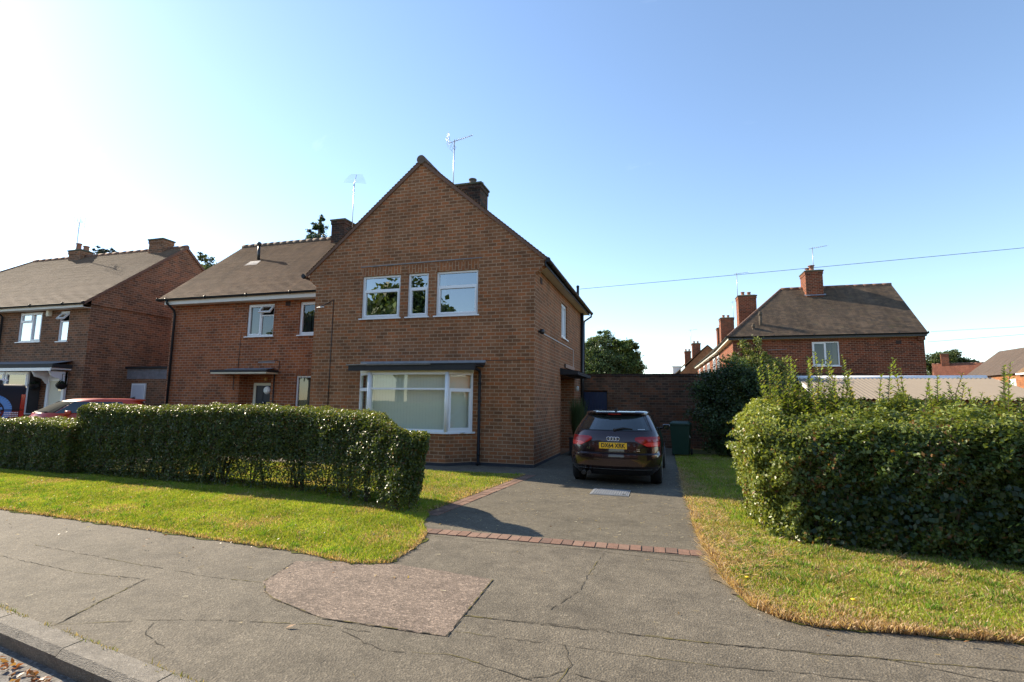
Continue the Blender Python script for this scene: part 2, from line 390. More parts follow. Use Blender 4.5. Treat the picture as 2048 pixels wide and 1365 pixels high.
def wall_face(mb, fr, L0, L1, z0, z1, ops, depth=.10, m=0):
    """brick face with real openings and reveals"""
    us = sorted({L0, L1, *[x for o in ops for x in o[:2]]}); vs = sorted({z0, z1, *[x for o in ops for x in o[2:4]]})
    for i in range(len(us)-1):
        for j in range(len(vs)-1):
            cu, cv = (us[i]+us[i+1])/2, (vs[j]+vs[j+1])/2
            if any(o[0] < cu < o[1] and o[2] < cv < o[3] for o in ops): continue
            mb.face([fr(us[i], vs[j]), fr(us[i+1], vs[j]), fr(us[i+1], vs[j+1]), fr(us[i], vs[j+1])], m)
    for o in ops:
        u0, u1, v0, v1 = o[:4]; d = o[4] if len(o) > 4 else depth
        mb.face([fr(u0, v0), fr(u0, v1), fr(u0, v1, -d), fr(u0, v0, -d)], m)
        mb.face([fr(u1, v1), fr(u1, v0), fr(u1, v0, -d), fr(u1, v1, -d)], m)
        mb.face([fr(u0, v1), fr(u1, v1), fr(u1, v1, -d), fr(u0, v1, -d)], m)
        mb.face([fr(u1, v0), fr(u0, v0), fr(u0, v0, -d), fr(u1, v0, -d)], m)

def window(parent, fr, u0, u1, v0, v1, layout, glass=None, curtain=None, recess=.05, sill=True, name='window', opened=None):
    """layout: list of (u0,u1,v0,v1) fractions of the frame, each a light with its own sash; frame and sill are parts of it"""
    fw, fd = .055, .065
    mb = MB(); w1, w0 = -recess, -recess-fd
    fr.box(mb, u0, u0+fw, v0, v1, w0, w1); fr.box(mb, u1-fw, u1, v0, v1, w0, w1)
    fr.box(mb, u0+fw, u1-fw, v1-fw, v1, w0, w1); fr.box(mb, u0+fw, u1-fw, v0, v0+fw, w0, w1)
    win = mb.build(name, M['white'], parent, bevel=.004)
    pm = MB(); sm = MB()
    iu0, iu1, iv0, iv1 = u0+fw, u1-fw, v0+fw, v1-fw
    for k, (a, b, c, d, sash) in enumerate(layout):
        x0, x1 = iu0+(iu1-iu0)*a, iu0+(iu1-iu0)*b; y0, y1 = iv0+(iv1-iv0)*c, iv0+(iv1-iv0)*d
        e = .022
        if a > 0: fr.box(sm, x0-e, x0+e, y0, y1, w0+.003, w1-.003)
        if c > 0: fr.box(sm, x0+(e if a > 0 else 0), x1-(e if b < 1 else 0), y0-e, y0+e, w0+.005, w1-.001)
        if a > 0: x0 += e
        if b < 1: x1 -= e
        if c > 0: y0 += e
        if d < 1: y1 -= e
        if opened == k:
            continue
        if sash:
            s = .042; q0, q1 = w0+.012, w1+.014
            fr.box(sm, x0, x0+s, y0, y1, q0, q1); fr.box(sm, x1-s, x1, y0, y1, q0, q1)
            fr.box(sm, x0+s, x1-s, y0, y0+s, q0, q1); fr.box(sm, x0+s, x1-s, y1-s, y1, q0, q1)
            x0 += s; x1 -= s; y0 += s; y1 -= s
        wg = w0+.03
        pm.face([fr(x0, y0, wg), fr(x1, y0, wg), fr(x1, y1, wg), fr(x0, y1, wg)])
    if opened is not None:        # a top-hung light pushed open
        a, b, c, d, _ = layout[opened]
        x0, x1 = iu0+(iu1-iu0)*a+.022*(a > 0), iu0+(iu1-iu0)*b; y0, y1 = iv0+(iv1-iv0)*c+.022, iv0+(iv1-iv0)*d
        h = y1-y0; an = R(38); hb = MB()
        def P(u, t, w): return fr(u, y1 - t*math.cos(an) + w*math.sin(an), w1 + .012 + t*math.sin(an) + w*math.cos(an))
        def bx(mb, ua, ub, ta, tb, wa, wb):
            c = [P(u, t, w) for w in (wa, wb) for t in (tb, ta) for u in (ua, ub)]
            for f in ((0,2,3,1),(4,5,7,6),(0,1,5,4),(2,6,7,3),(0,4,6,2),(1,3,7,5)): mb.face([c[i] for i in f])
        s = .05
        bx(hb, x0, x0+s, 0, h, -.05, 0); bx(hb, x1-s, x1, 0, h, -.05, 0); bx(hb, x0+s, x1-s, 0, s, -.05, 0); bx(hb, x0+s, x1-s, h-s, h, -.05, 0)
        ho = hb.build('open_light', M['white'], win)
        pm.face([P(x0+s, h-s, -.02), P(x1-s, h-s, -.02), P(x1-s, s, -.02), P(x0+s, s, -.02)])
    pm.build('pane', glass or M['glass'], win)
    if sm.f: sm.build('sash', M['white'], win)
    if sill:
        sb = MB(); fr.box(sb, u0-.05, u1+.05, v0-.035, v0-.002, -recess-.02, .05); sb.build('sill', M['white'], win, bevel=.004)
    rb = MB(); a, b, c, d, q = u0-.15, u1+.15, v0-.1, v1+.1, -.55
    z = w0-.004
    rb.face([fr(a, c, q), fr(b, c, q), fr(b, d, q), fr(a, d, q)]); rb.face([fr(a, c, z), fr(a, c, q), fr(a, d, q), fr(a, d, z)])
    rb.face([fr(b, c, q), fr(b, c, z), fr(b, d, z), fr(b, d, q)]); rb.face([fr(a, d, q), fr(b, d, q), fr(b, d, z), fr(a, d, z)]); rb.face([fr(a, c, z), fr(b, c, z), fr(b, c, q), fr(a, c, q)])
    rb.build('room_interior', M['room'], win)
    if curtain:
        cb = MB()
        for (a, b, mm) in curtain:
            x0, x1 = u0+(u1-u0)*a, u0+(u1-u0)*b; n = max(6, int((x1-x0)/.022))
            for i in range(n):
                ua, ub = x0+(x1-x0)*i/n, x0+(x1-x0)*(i+1)/n
                am = .0005 if mm == 2 else .022; wa, wb = (-.14+am*((i % 4)-1.5), -.14+am*((i % 4)-.5)) if mm == 2 else (-.2+am*math.sin(i*1.15), -.2+am*math.sin((i+1)*1.15))
                cb.face([fr(ua, v0+.02, wa), fr(ub, v0+.02, wb), fr(ub, v1-.02, wb), fr(ua, v1-.02, wa)], mm)
        cb.build('curtain', [M['curtain'], M['curtain_dark'], M['blind']], win)
    return win

def roof_slope(mb, A, B, C, D, m=0, gauge=.105, lift=.024, jit=.0012):
    """A,B eave ends left/right seen from outside; C,D ridge ends right/left; real lapped courses"""
    A, B, C, D = map(Vector, (A, B, C, D))
    n = (B-A).cross(D-A) if (B-A).length > .01 else (C-A).cross(D-A)
    n.normalize()
    rows = max(2, int(round(((D-A).length+(C-B).length)/2/gauge)))
    for i in range(rows):
        t0, t1 = i/rows, (i+1)/rows
        h = n*(lift + random.uniform(-jit, jit))
        l0, r0, l1, r1 = A.lerp(D, t0), B.lerp(C, t0), A.lerp(D, t1), B.lerp(C, t1)
        k = max(1, int((r0-l0).length/2.2))
        for j in range(k):
            a0, b0, a1, b1 = l0.lerp(r0, j/k), l0.lerp(r0, (j+1)/k), l1.lerp(r1, j/k), l1.lerp(r1, (j+1)/k)
            ha = n*(lift+random.uniform(-jit, jit))
            mb.face([a0+ha, b0+ha, b1+n*.001, a1+n*.001], m)
            mb.face([a0+n*.001, b0+n*.001, b0+ha, a0+ha], m)

def half_round_ridge(mb, p0, p1, r=.12, m=0, seg=.33):
    p0, p1 = Vector(p0), Vector(p1); L = (p1-p0).length; n = max(1, int(L/seg))
    for i in range(n):
        a, b = p0.lerp(p1, (i+.008)/n), p0.lerp(p1, (i+.992)/n)
        mb.tube([a, b], [r*random.uniform(.99, 1.01), r*random.uniform(.985, 1.01)], 14, m)

def yagi(parent, x, y, z0, z1, ang, boom=.9, tilt=0.0, n=9, plates=True, name='aerial', el=.30, fold=True):
    """roof aerial: mast, boom, rods, mesh reflector"""
    mb = MB(); mb.tube([(x, y, z0), (x, y, z1)], .018, 8)
    d = Vector((math.cos(ang)*math.cos(tilt), math.sin(ang)*math.cos(tilt), math.sin(tilt))); s = Vector((-math.sin(ang), math.cos(ang), 0))
    p = Vector((x, y, z1-.06)); mb.tube([p-d*.22, p+d*boom], .012, 6)
    for i in range(n):
        q = p + d*(boom*(.08+.92*i/(n-1))); w = el*(1-.45*i/(n-1))*.5
        mb.tube([q-s*w, q+s*w], .0045, 5)
    if plates:
        up = s.cross(d)
        for sg in (1, -1):
            for k in range(4):
                q = p - d*(.22-.03*k) + up*(sg*(.03+.085*k)); mb.tube([q-s*.24, q+s*.24], .005, 5)
            for e in (-.2, 0, .2):
                mb.tube([p-d*.22+s*e+up*sg*.02, p-d*.13+s*e+up*(sg*.29)], .0045, 5)
    return mb.build(name, M['alu'], parent)

def text(name, body, size, loc, rot, m, parent=None, extrude=.001, align='CENTER', sx=1.0, bold=0.0):
    cu = bpy.data.curves.new(name, 'FONT'); cu.body = body; cu.size = size; cu.extrude = extrude; cu.offset = bold; cu.align_x = align; cu.align_y = 'CENTER'
    cu.materials.append(m); tmp = bpy.data.objects.new(name, cu); me = bpy.data.meshes.new_from_object(tmp); bpy.data.objects.remove(tmp)
    o = bpy.data.objects.new(name, me); link(o, parent); o.location = loc; o.rotation_euler = rot; o.scale = (sx, 1, 1)
    return o

# ------------------------------------------------------------------ leaf and blade meshes
def quads_mesh(name, P, mat, col, parent=None, off=(0, 0, 0)):
    """P: (n,4,3) corners, col (n,3)"""
    n = len(P); me = bpy.data.meshes.new(name)
    me.vertices.add(n*4); me.loops.add(n*4); me.polygons.add(n)
    me.vertices.foreach_set('co', (P.reshape(-1, 3) - np.array(off)).astype(np.float32).ravel())
    me.loops.foreach_set('vertex_index', np.arange(n*4, dtype=np.int32))
    me.polygons.foreach_set('loop_start', np.arange(0, n*4, 4, dtype=np.int32))
    me.polygons.foreach_set('loop_total', np.full(n, 4, dtype=np.int32))
    at = me.attributes.new("Col", 'FLOAT_COLOR', 'POINT')
    c4 = np.ones((n, 4, 4), np.float32); c4[:, :, :3] = col[:, None, :]; at.data.foreach_set('color', c4.ravel())
    me.materials.append(mat); me.update(); me.validate()
    o = bpy.data.objects.new(name, me); link(o, parent); return o
def unit(a): return a/np.maximum(np.linalg.norm(a, axis=-1, keepdims=True), 1e-9)
def leaves(c, nrm, L, W, spread=.9):
    """diamond leaves at c, facing roughly nrm"""
    n = len(c); nn = unit(nrm + rng.normal(0, spread, (n, 3)))
    d = unit(np.cross(nn, rng.normal(0, 1, (n, 3)))); s = np.cross(nn, d)
    L = (L*rng.uniform(.7, 1.3, n))[:, None]; W = (W*rng.uniform(.7, 1.3, n))[:, None]
    return np.stack([c-d*L*.5, c+s*W*.5+nn*W*.15, c+d*L*.5-nn*L*.08, c-s*W*.5+nn*W*.15], 1)
def pick(n, pal, wts, vary=.22):
    pal = np.array(pal, float); i = rng.choice(len(pal), n, p=np.array(wts)/sum(wts))
    return pal[i]*rng.uniform(1-vary, 1+vary, (n, 1))
def wob(p, s=1.0, seed=0):
    q = p*s; return (np.sin(q[..., 0]*1.7+seed)*np.cos(q[..., 1]*1.3+seed*2)+np.sin(q[..., 1]*2.9+q[..., 2]*2.3+seed)*.6+np.sin(q[..., 0]*4.7-q[..., 2]*3.9+seed*3)*.45)/2.05
def in_poly(x, y, poly):
    ins = np.zeros(len(x), bool); n = len(poly)
    for i in range(n):
        x0, y0 = poly[i]; x1, y1 = poly[(i+1) % n]
        if y0 == y1: continue
        c = ((y0 > y) != (y1 > y)) & (x < (x1-x0)*(y-y0)/(y1-y0)+x0); ins ^= c
    return ins
def edge_dist(x, y, segs):
    d = np.full(len(x), 1e9)
    for (a, b) in segs:
        ax, ay = a; bx, by = b; L2 = (bx-ax)**2+(by-ay)**2
        t = np.clip(((x-ax)*(bx-ax)+(y-ay)*(by-ay))/L2, 0, 1)
        d = np.minimum(d, np.hypot(x-ax-t*(bx-ax), y-ay-t*(by-ay)))
    return d

# ================================================================== THE GROUND
def struct(o): o['kind'] = 'structure'; return o
def rough_poly(poly, step=.09, amp=.05):
    out = []
    for i in range(len(poly)):
        a, b = Vector((*poly[i], 0)), Vector((*poly[(i+1) % len(poly)], 0)); L = (b-a).length
        near = abs(a.x) < 14 and abs(a.y) < 12 or abs(b.x) < 14 and abs(b.y) < 12
        n = max(1, int(L/step)) if near else 1
        nn = Vector((-(b-a).y, (b-a).x, 0)).normalized()
        for k in range(n):
            p = a.lerp(b, k/n); out.append(tuple((p + nn*(random.uniform(-amp, amp) if near else 0)).xy))
    return out
def sheet(name, poly, z, mat, parent=None):
    from mathutils.geometry import tessellate_polygon
    mb = MB(); pts = [Vector((x, y, z)) for x, y in poly]
    me = bpy.data.meshes.new(name); tri = tessellate_polygon([pts])
    me.from_pydata([tuple(p) for p in pts], [], [tuple(t) for t in tri])
    me.update()
    up = [p for p in me.polygons if p.normal.z < 0]
    if len(up) > len(me.polygons)/2: me.flip_normals()
    uvl = me.uv_layers.new(name="UVMap"); uvl.data.foreach_set('uv', [c for l in me.loops for c in me.vertices[l.vertex_index].co[:2]])
    me.materials.append(mat); o = bpy.data.objects.new(name, me); return link(o, parent)

def koff(x): return -.154*(max(-14, min(14, x))+.95)+.16       # the kerb runs at a slight angle to the houses
mb = MB()      # one sheet to the horizon, dipping under the carriageway
prof = [(900, -.02, 0), (-9.78, -.02, 1), (-9.79, -.14, 1), (-19.4, -.14, 1), (-19.42, -.02, 1), (-900, -.02, 0)]
XS = [-900, -14, 14, 900]
for (y0, z0, k0), (y1, z1, k1) in zip(prof, prof[1:]):
    for xa, xb in zip(XS, XS[1:]): mb.face([(xa, y1+k1*koff(xa), z1), (xb, y1+k1*koff(xb), z1), (xb, y0+k0*koff(xb), z0), (xa, y0+k0*koff(xa), z0)])
struct(mb.build('ground', M['base']))
struct(sheet('road', [(-300, -19.3+koff(-300)), (-14, -19.3+koff(-14)), (14, -19.3+koff(14)), (300, -19.3+koff(300)), (300, -9.81+koff(300)), (14, -9.81+koff(14)), (-14, -9.81+koff(-14)), (-300, -9.81+koff(-300))], -.115, M['road']))
FAR = 120
pav = MB()
for xa, xb in zip([-FAR, -14, 14], [-14, 14, FAR]): pav.face([(xa, -9.7+koff(xa), 0), (xb, -9.7+koff(xb), 0), (xb, -6.0, 0), (xa, -6.0, 0)])
# cracks and old repair joints in the tarmac, part of the pavement's own surface
def crack(pts, w=.0042, m=1, jag=.014, z=.0035):
    P = []
    for (a, b) in zip(pts, pts[1:]):
        a, b = np.array(a), np.array(b); L = np.linalg.norm(b-a); n = max(2, int(L/.05))
        nn = np.array([-(b-a)[1], (b-a)[0]])/L
        for k in range(n): P.append(a+(b-a)*k/n+nn*rng.normal(0, jag*.45))
    P.append(np.array(pts[-1])); P = np.array(P)
    W = w*np.abs(rng.normal(.7, .5, len(P)))*.5+.001
    d = np.gradient(P, axis=0); d = d/np.maximum(np.linalg.norm(d, axis=1, keepdims=True), 1e-6); s = np.stack([-d[:, 1], d[:, 0]], 1)
    for k in range(len(P)-1):
        if rng.random() < .06: continue
        mm = 2 if (m == 1 and math.sin(k*.21+P[0][0]*5) > .55) else m
        a0, a1, b1, b0 = P[k]-s[k]*W[k], P[k+1]-s[k+1]*W[k+1], P[k+1]+s[k+1]*W[k+1], P[k]+s[k]*W[k]
        pav.face([(*a0, z), (*a1, z), (*b1, z), (*b0, z)], mm)
for L in [((-3.27,-8.57),(-2.06,-8.67),(-1.26,-8.61)), ((-1.3,-8.62),(-1.16,-9.05),(-1.02,-9.48),(-1.1,-9.66)), ((-1.02,-9.48),(-.48,-9.22),(-.05,-9.08),(.7,-8.91),(1.1,-8.9)),
          ((-3.4,-8.2),(-1.93,-8.32),(-.83,-8.39),(-.3,-8.36)), ((1.61,-8.45),(2.35,-8.38),(3.25,-8.35),(5.09,-8.15),(7.5,-8.1)), ((1.64,-8.71),(2.4,-8.68),(3.23,-8.66),(3.9,-8.57),(4.6,-8.55)),
          ((.34,-6.46),(.9,-6.52),(1.69,-6.47),(2.34,-6.44),(2.88,-6.53),(3.36,-6.55)), ((2.41,-6.5),(2.36,-7.1),(2.34,-7.65),(2.19,-8.14)), ((2.4,-8.67),(2.48,-8.91),(2.46,-9.12),(2.3,-9.5)),
          ((2.2,-9.2),(2.46,-9.0),(2.75,-9.05)), ((.9,-8.95),(1.3,-9.1),(1.75,-9.02),(2.3,-9.15)), ((-.42,-9.25),(-.3,-9.4),(0,-9.5)), 
          ((3.9,-8.3),(4.3,-8.22),(4.9,-8.35))]:
    crack(L)
for L in [((1.61,-8.45),(3.25,-8.35),(5.09,-8.15)), ((-1.3,-8.62),(-1.02,-9.48))]: crack(L, .0075)
struct(pav.build('pavement', [M['tarmac'], M['crack'], M['moss']]))
pp = [(-.42,-7.78),(-.3,-8.33),(-.12,-8.52),(.04,-8.62),(.65,-8.82),(1.62,-8.8),(1.6,-8.4),(1.56,-7.66),(1.0,-7.58),(.5,-7.55),(.1,-7.6)]
struct(sheet('pavement_patch', rough_poly(pp, .09, .012), .004, M['patch']))
mbe = MB()     # dirt line round the patch
for a, b in zip(pp[:8], pp[1:8]):
    a, b = np.array(a), np.array(b); n = max(2, int(np.linalg.norm(b-a)/.06)); nn = np.array([-(b-a)[1], (b-a)[0]])/np.linalg.norm(b-a)
    for k in range(n):
        if rng.random() < .15: continue
        p, q = a+(b-a)*k/n, a+(b-a)*(k+1)/n; w = rng.uniform(.001, .007)
        mbe.face([(*(p-nn*w), .0075), (*(q-nn*w), .0075), (*(q+nn*w), .0075), (*(p+nn*w), .0075)], int(rng.random() < .4))
struct(mbe.build('pavement_patch_joint', [M['crack'], M['moss']]))
struct(sheet('driveway', [(-.3,-6.2),(.14,-6.35),(3.4,-6.35),(3.42,-5.0),(3.36,-3.0),(3.3,7.3),(.0,7.3),(.0,0),(.0,-1.2),(-.3,-5.4)], .003, M['tarmac2']))
struct(sheet('front_path', [(-14.4,-3.6),(-9.0,-3.6),(-9.0,-1.32),(-2.2,-1.38),(.0,-1.2),(.0,-.002),(-6.4,-.002),(-6.4,2.1),(-14.4,2.1)], .002, M['tarmac']))
struct(sheet('forecourt', [(-40,-3.6),(-14.42,-3.6),(-14.42,9),(-40,9)], .002, M['tarmac2']))
# kerb: single stones with joints
mb = MB()
x = -7.85
while x < 7:
    L = .91; j = random.uniform(-.006, .006); xa, xb = x+.006, x+L-.006; oa, ob = koff(xa), koff(xb)
    pr = [(-9.84+j, -.115), (-9.86+j, -.02), (-9.82+j, .012), (-9.69, .012), (-9.69, -.115)]
    for (y0, z0), (y1, z1) in zip(pr, pr[1:]): mb.face([(xa, y0+oa, z0), (xb, y0+ob, z0), (xb, y1+ob, z1), (xa, y1+oa, z1)])
    mb.face([(xa, a+oa, b) for a, b in reversed(pr)]); mb.face([(xb, a+ob, b) for a, b in pr])
    x += L
struct(mb.build('kerb', M['kerb']))
# brick edging: pavers across the drive mouth and along the lawn
mb = MB()
def paver(cx, cy, ax, L, W, z=.010):
    t = Vector((math.cos(ax), math.sin(ax), 0)); s = Vector((-t.y, t.x, 0)); c = Vector((cx, cy, 0))
    dz = random.uniform(-.003, .003); k = [c-t*L/2-s*W/2, c+t*L/2-s*W/2, c+t*L/2+s*W/2, c-t*L/2+s*W/2]
    tp = [p+Vector((0, 0, z+dz)) for p in k]; bt = [p+Vector((0, 0, -.01)) for p in k]
    mi = random.randrange(3); mb.face(tp, mi)
    for i in range(4): mb.face([bt[i], bt[(i+1) % 4], tp[(i+1) % 4], tp[i]], mi)
n = 26
for i in range(n):
    x = .18+3.22*(i+.5)/n; paver(x+random.uniform(-.003, .003), -6.26+.09*x/3.3+random.uniform(-.006, .006)-.04, R(1.5)+random.uniform(-.02, .02), .112, .205)
for i in range(20):
    t = (i+.5)/20; paver(-.06+.33*t+.03, -5.5+4.3*t, R(85.5)+random.uniform(-.02, .02), .205, .105); paver(-.17+.33*t+.03, -5.5+4.3*t, R(85.5)+random.uniform(-.02, .02), .205, .105)
PV = [plain("red_paver_a", (.20, .112, .076), .9, var=.45, vscale=9, bmp=.5), plain("red_paver_b", (.155, .092, .066), .9, var=.45, vscale=9, bmp=.5), plain("red_paver_c", (.22, .132, .092), .9, var=.45, vscale=9, bmp=.5)]
struct(mb.build('brick_edging', PV))

# turf sheets
LV = [(-60,-4.9),(-20,-6.1),(-5.81,-7.19),(-2.83,-7.37),(-.64,-7.53),(.13,-7.68),(.47,-7.56),(.47,-7.1),(.40,-6.65),(.28,-6.36),(.05,-6.0),(-.1,-5.5),(-.22,-5.35),(-.3,-4.6),(-9,-3.5),(-60,-2.0)]
LL = [(-.22,-5.6),(.13,-1.19),(-.05,-1.2),(-2.2,-1.38),(-9,-1.32),(-9,-4.6),(-4,-5.0)]
RV = [(3.42,-5.9),(3.5,-6.6),(3.53,-7.0),(3.66,-7.58),(3.84,-7.78),(4.07,-7.86),(5.34,-7.70),(9,-7.75),(60,-8.2),(60,5.5),(3.3,5.5),(3.32,1.5),(3.34,-3.0),(3.38,-5.0)]
struct(sheet('verge_left', rough_poly(LV), .006, M['turf']))
struct(sheet('lawn_left', rough_poly(LL, amp=.02), .0075, M['turf']))
struct(sheet('verge_right', rough_poly(RV), .006, M['turf']))
DS = [(3.30,1.0),(3.27,-1.0),(3.33,-3.0),(3.36,-5.0),(3.36,-6.0),(3.47,-7.1),(3.7,-7.55),(4.0,-7.75),(3.95,-7.3),(3.85,-6.4),(3.75,-5.6),(3.65,-5.0),(3.72,-4),(3.62,-2.6),(3.58,-1.0),(3.55,1.0)]
struct(sheet('bare_strip', rough_poly(DS, .08, .05), .009, M['straw_dirt']))

def blades(name, poly, n, h, w, colfn, bbox=None, lean=.5, dens=None, z=.005):
    P = np.array(poly); x0, y0 = P.min(0); x1, y1 = P.max(0)
    if bbox: x0, x1, y0, y1 = max(x0, bbox[0]), min(x1, bbox[1]), max(y0, bbox[2]), min(y1, bbox[3])
    x = rng.uniform(x0, x1, n); y = rng.uniform(y0, y1, n); k = in_poly(x, y, poly)
    if dens is not None: k &= rng.random(n) < dens(x, y)
    x, y = x[k], y[k]; n = len(x)
    col, hs = colfn(x, y)
    H = h*rng.uniform(.5, 1.4, n)*hs; a = rng.uniform(0, 2*np.pi, n); W = w*rng.uniform(.6, 1.4, n)*.5
    l = rng.normal(0, lean, (n, 2))*H[:, None]
    b = np.stack([x, y, np.full(n, z)], 1); s = np.stack([np.cos(a), np.sin(a), np.zeros(n)], 1)*W[:, None]
    t = b+np.stack([l[:, 0], l[:, 1], H], 1); mid = b+np.stack([l[:, 0]*.35, l[:, 1]*.35, H*.6], 1)
    P4 = np.stack([b-s, b+s, mid*.25+t*.75+s*.45, t-s*.3], 1)
    o = quads_mesh(name, P4, M['grass'], col); o['kind'] = 'stuff'; return o
GRN = [(.26, .35, .040), (.32, .39, .05), (.38, .40, .07), (.18, .28, .038), (.44, .39, .13)]
STR = [(.56, .41, .24), (.44, .30, .17), (.64, .50, .33), (.38, .24, .13)]
def segs(pts): return list(zip(pts, pts[1:]))
def colour(edge, ew, base_dry=.1, dryscale=1.0, seed=0, longedge=0.0):
    def f(x, y):
        n = len(x); p = np.stack([x, y, x*0], 1)
        dry = base_dry + .7*np.clip(wob(p, 1.6*dryscale, seed)-.1, 0, 1)+.8*np.clip(wob(p+.3*np.sin(p[:, [1, 0, 2]]*7), 3.7*dryscale, seed+2)-.45, 0, 1)
        e = np.exp(-edge_dist(x, y, edge)/ew) if edge else 0
        dry = np.clip(dry+e*.95, 0, 1); isd = rng.random(n) < dry
        c = pick(n, GRN, [4, 4, 3, 2.5, 1.2], .18); g = 1+.26*wob(p, 2.2, seed+5)[:, None]; c = c*g; tuft = wob(p+.2*np.sin(p[:, [1, 0, 2]]*9), 5.5, seed+7) > .52; c[tuft] = c[tuft]*[.62, .85, .8]
        c[isd] = pick(int(isd.sum()), STR, [3, 3, 2, 2], .2)
        return c, 1+.25*wob(p, 3.1, seed+1)+.5*tuft+(e*longedge if edge else 0)
    return f
eL = segs(LV[2:10]); eR = segs([(3.38,-5.0),(3.42,-5.9),(3.5,-6.6),(3.53,-7.0),(3.66,-7.58),(3.84,-7.78),(4.07,-7.86),(5.34,-7.70),(9,-7.75)])
blades('verge_grass', LV, 330000, .030, .0085, colour(eL, .05, .04, 1.0, 1), bbox=(-11, .6, -7.9, -4.4))
blades('lawn_grass', LL, 120000, .026, .010, colour(segs(LL[:2]), .05, .14, .8, 3), bbox=(-7.5, .3, -5.8, -1.0))
blades('verge_grass', RV, 330000, .040, .0085, colour(eR, .075, .24, 1.0, 6, .25), bbox=(3.2, 9, -8.1, -4.7), dens=lambda x, y: np.where(edge_dist(x, y, segs(DS[:8]+DS[8:]))<.02, .5, 1))
blades('lawn_grass', RV, 70000, .035, .011, colour(segs([(3.3,1.0),(3.3,-3),(3.38,-5)]), .16, .12, 1.0, 9, .3), bbox=(3.2, 6.5, -4.9, 5.0))
# long dry grass along the drive's right edge and at the hedge foot
def straw(x, y): return pick(len(x), STR, [4, 3, 3, 1], .2), np.ones(len(x))
blades('dry_grass', [(x+(.05 if i<8 else .12), y) for i, (x, y) in enumerate(DS)], 46000, .034, .0075, straw, lean=1.9, z=.008, dens=lambda x, y: np.clip(.35+.65*wob(np.stack([x, y, x*0], 1), 3.0, 4), 0.06, 1)*np.where(y > -1.2, .25, 1))
blades('dry_grass', [(3.55,-5.0),(4.25,-5.2),(4.3,-6.0),(3.8,-6.9),(3.5,-6.9),(3.42,-6.0)], 11000, .055, .006, straw, lean=1.3, dens=lambda x, y: np.clip(.3+.8*wob(np.stack([x, y, x*0], 1), 4.0, 2), .05, 1))
blades('dry_grass', [(4.4,-5.9),(9,-6.1),(9,-6.9),(5.6,-7.1),(4.6,-6.5)], 14000, .035, .006, straw, lean=1.8, dens=lambda x, y: np.clip(.2+.9*wob(np.stack([x, y, x*0], 1), 2.5, 7), 0, 1))

def straws(poly, n, name):
    P = np.array(poly); x0, y0 = P.min(0); x1, y1 = P.max(0); x = rng.uniform(x0, x1, n); y = rng.uniform(y0, y1, n); k = in_poly(x, y, poly); x, y = x[k], y[k]; n = len(x)
    a = rng.uniform(0, np.pi, n); L = rng.uniform(.008, .032, n); w = rng.uniform(.0015, .0035, n)
    d = np.stack([np.cos(a), np.sin(a), x*0], 1)*L[:, None]; s = np.stack([-np.sin(a), np.cos(a), x*0], 1)*w[:, None]; c = np.stack([x, y, np.full(n, .012)], 1)
    o = quads_mesh(name, np.stack([c-d-s, c+d-s, c+d+s+[0, 0, .004], c-d+s], 1), M['grass'], pick(n, [(.62, .5, .3), (.5, .38, .2), (.7, .62, .45)], [1, 1, 1])); o['kind'] = 'stuff'
straws([(.4,-6.0),(3.4,-6.0),(3.3,-1.3),(.5,-1.3)], 260, 'dry_grass_clippings')
straws([(-2,-9.6),(7,-9.6),(7,-7.9),(3.6,-7.6),(3.4,-6.5),(.6,-6.6),(.6,-7.6),(-2,-7.6)], 70, 'dry_grass_clippings')
# leaves lying in the gutter
n = 240; x_ = rng.uniform(-2.4, .6, n); c = np.stack([x_, -9.91-.154*(x_+.95)+.16-np.abs(rng.normal(0, .07, n)), np.full(n, -.106)+rng.uniform(0, .014, n)], 1)
o = quads_mesh('gutter_leaf_litter', leaves(c, np.array([[0, 0, 1.]]), .05, .025, .5), M['leaf_soft'], pick(n, [(.30, .11, .05), (.22, .10, .05), (.38, .22, .10)], [2, 2, 1])); o['kind'] = 'stuff'

n = 420; x_ = rng.uniform(-9, 8, n); y_ = rng.uniform(-8.1, -5.2, n); k = (np.abs(x_-1.9) > 1.6) | (rng.random(n) < .10); x_, y_ = x_[k], y_[k]; n = len(x_)
o = quads_mesh('leaf_litter', leaves(np.stack([x_, y_, np.full(n, .034)*np.where(np.abs(x_-1.9) > 1.7, 1, .4)], 1), np.array([[0, 0, 1.]]), .034, .019, .35), M['leaf_soft'], pick(n, [(.42, .26, .12), (.28, .15, .07), (.5, .38, .2), (.55, .5, .4)], [2, 2, 2, 1])); o['kind'] = 'stuff'
n = 1500; x_ = rng.uniform(-6, 5, n); x_ = x_[wob(np.stack([x_, x_*0, x_*0], 1), 3.5, 2) > .1]; n = len(x_); y_ = -9.69-.154*(x_+.95)+.16+rng.normal(0, .012, n); a_ = rng.uniform(0, 6.28, n); h_ = rng.uniform(.008, .03, n)
b_ = np.stack([x_, y_, np.full(n, .004)], 1); s_ = np.stack([np.cos(a_), np.sin(a_), a_*0], 1)*.003; t_ = b_+np.stack([rng.normal(0, .01, n), rng.normal(0, .01, n), h_], 1)
o = quads_mesh('kerb_weeds', np.stack([b_-s_, b_+s_, t_+s_*.4, t_-s_*.4], 1), M['grass'], pick(n, [(.22, .2, .06), (.4, .3, .13), (.16, .2, .05)], [1, 1, 1])); o['kind'] = 'stuff'
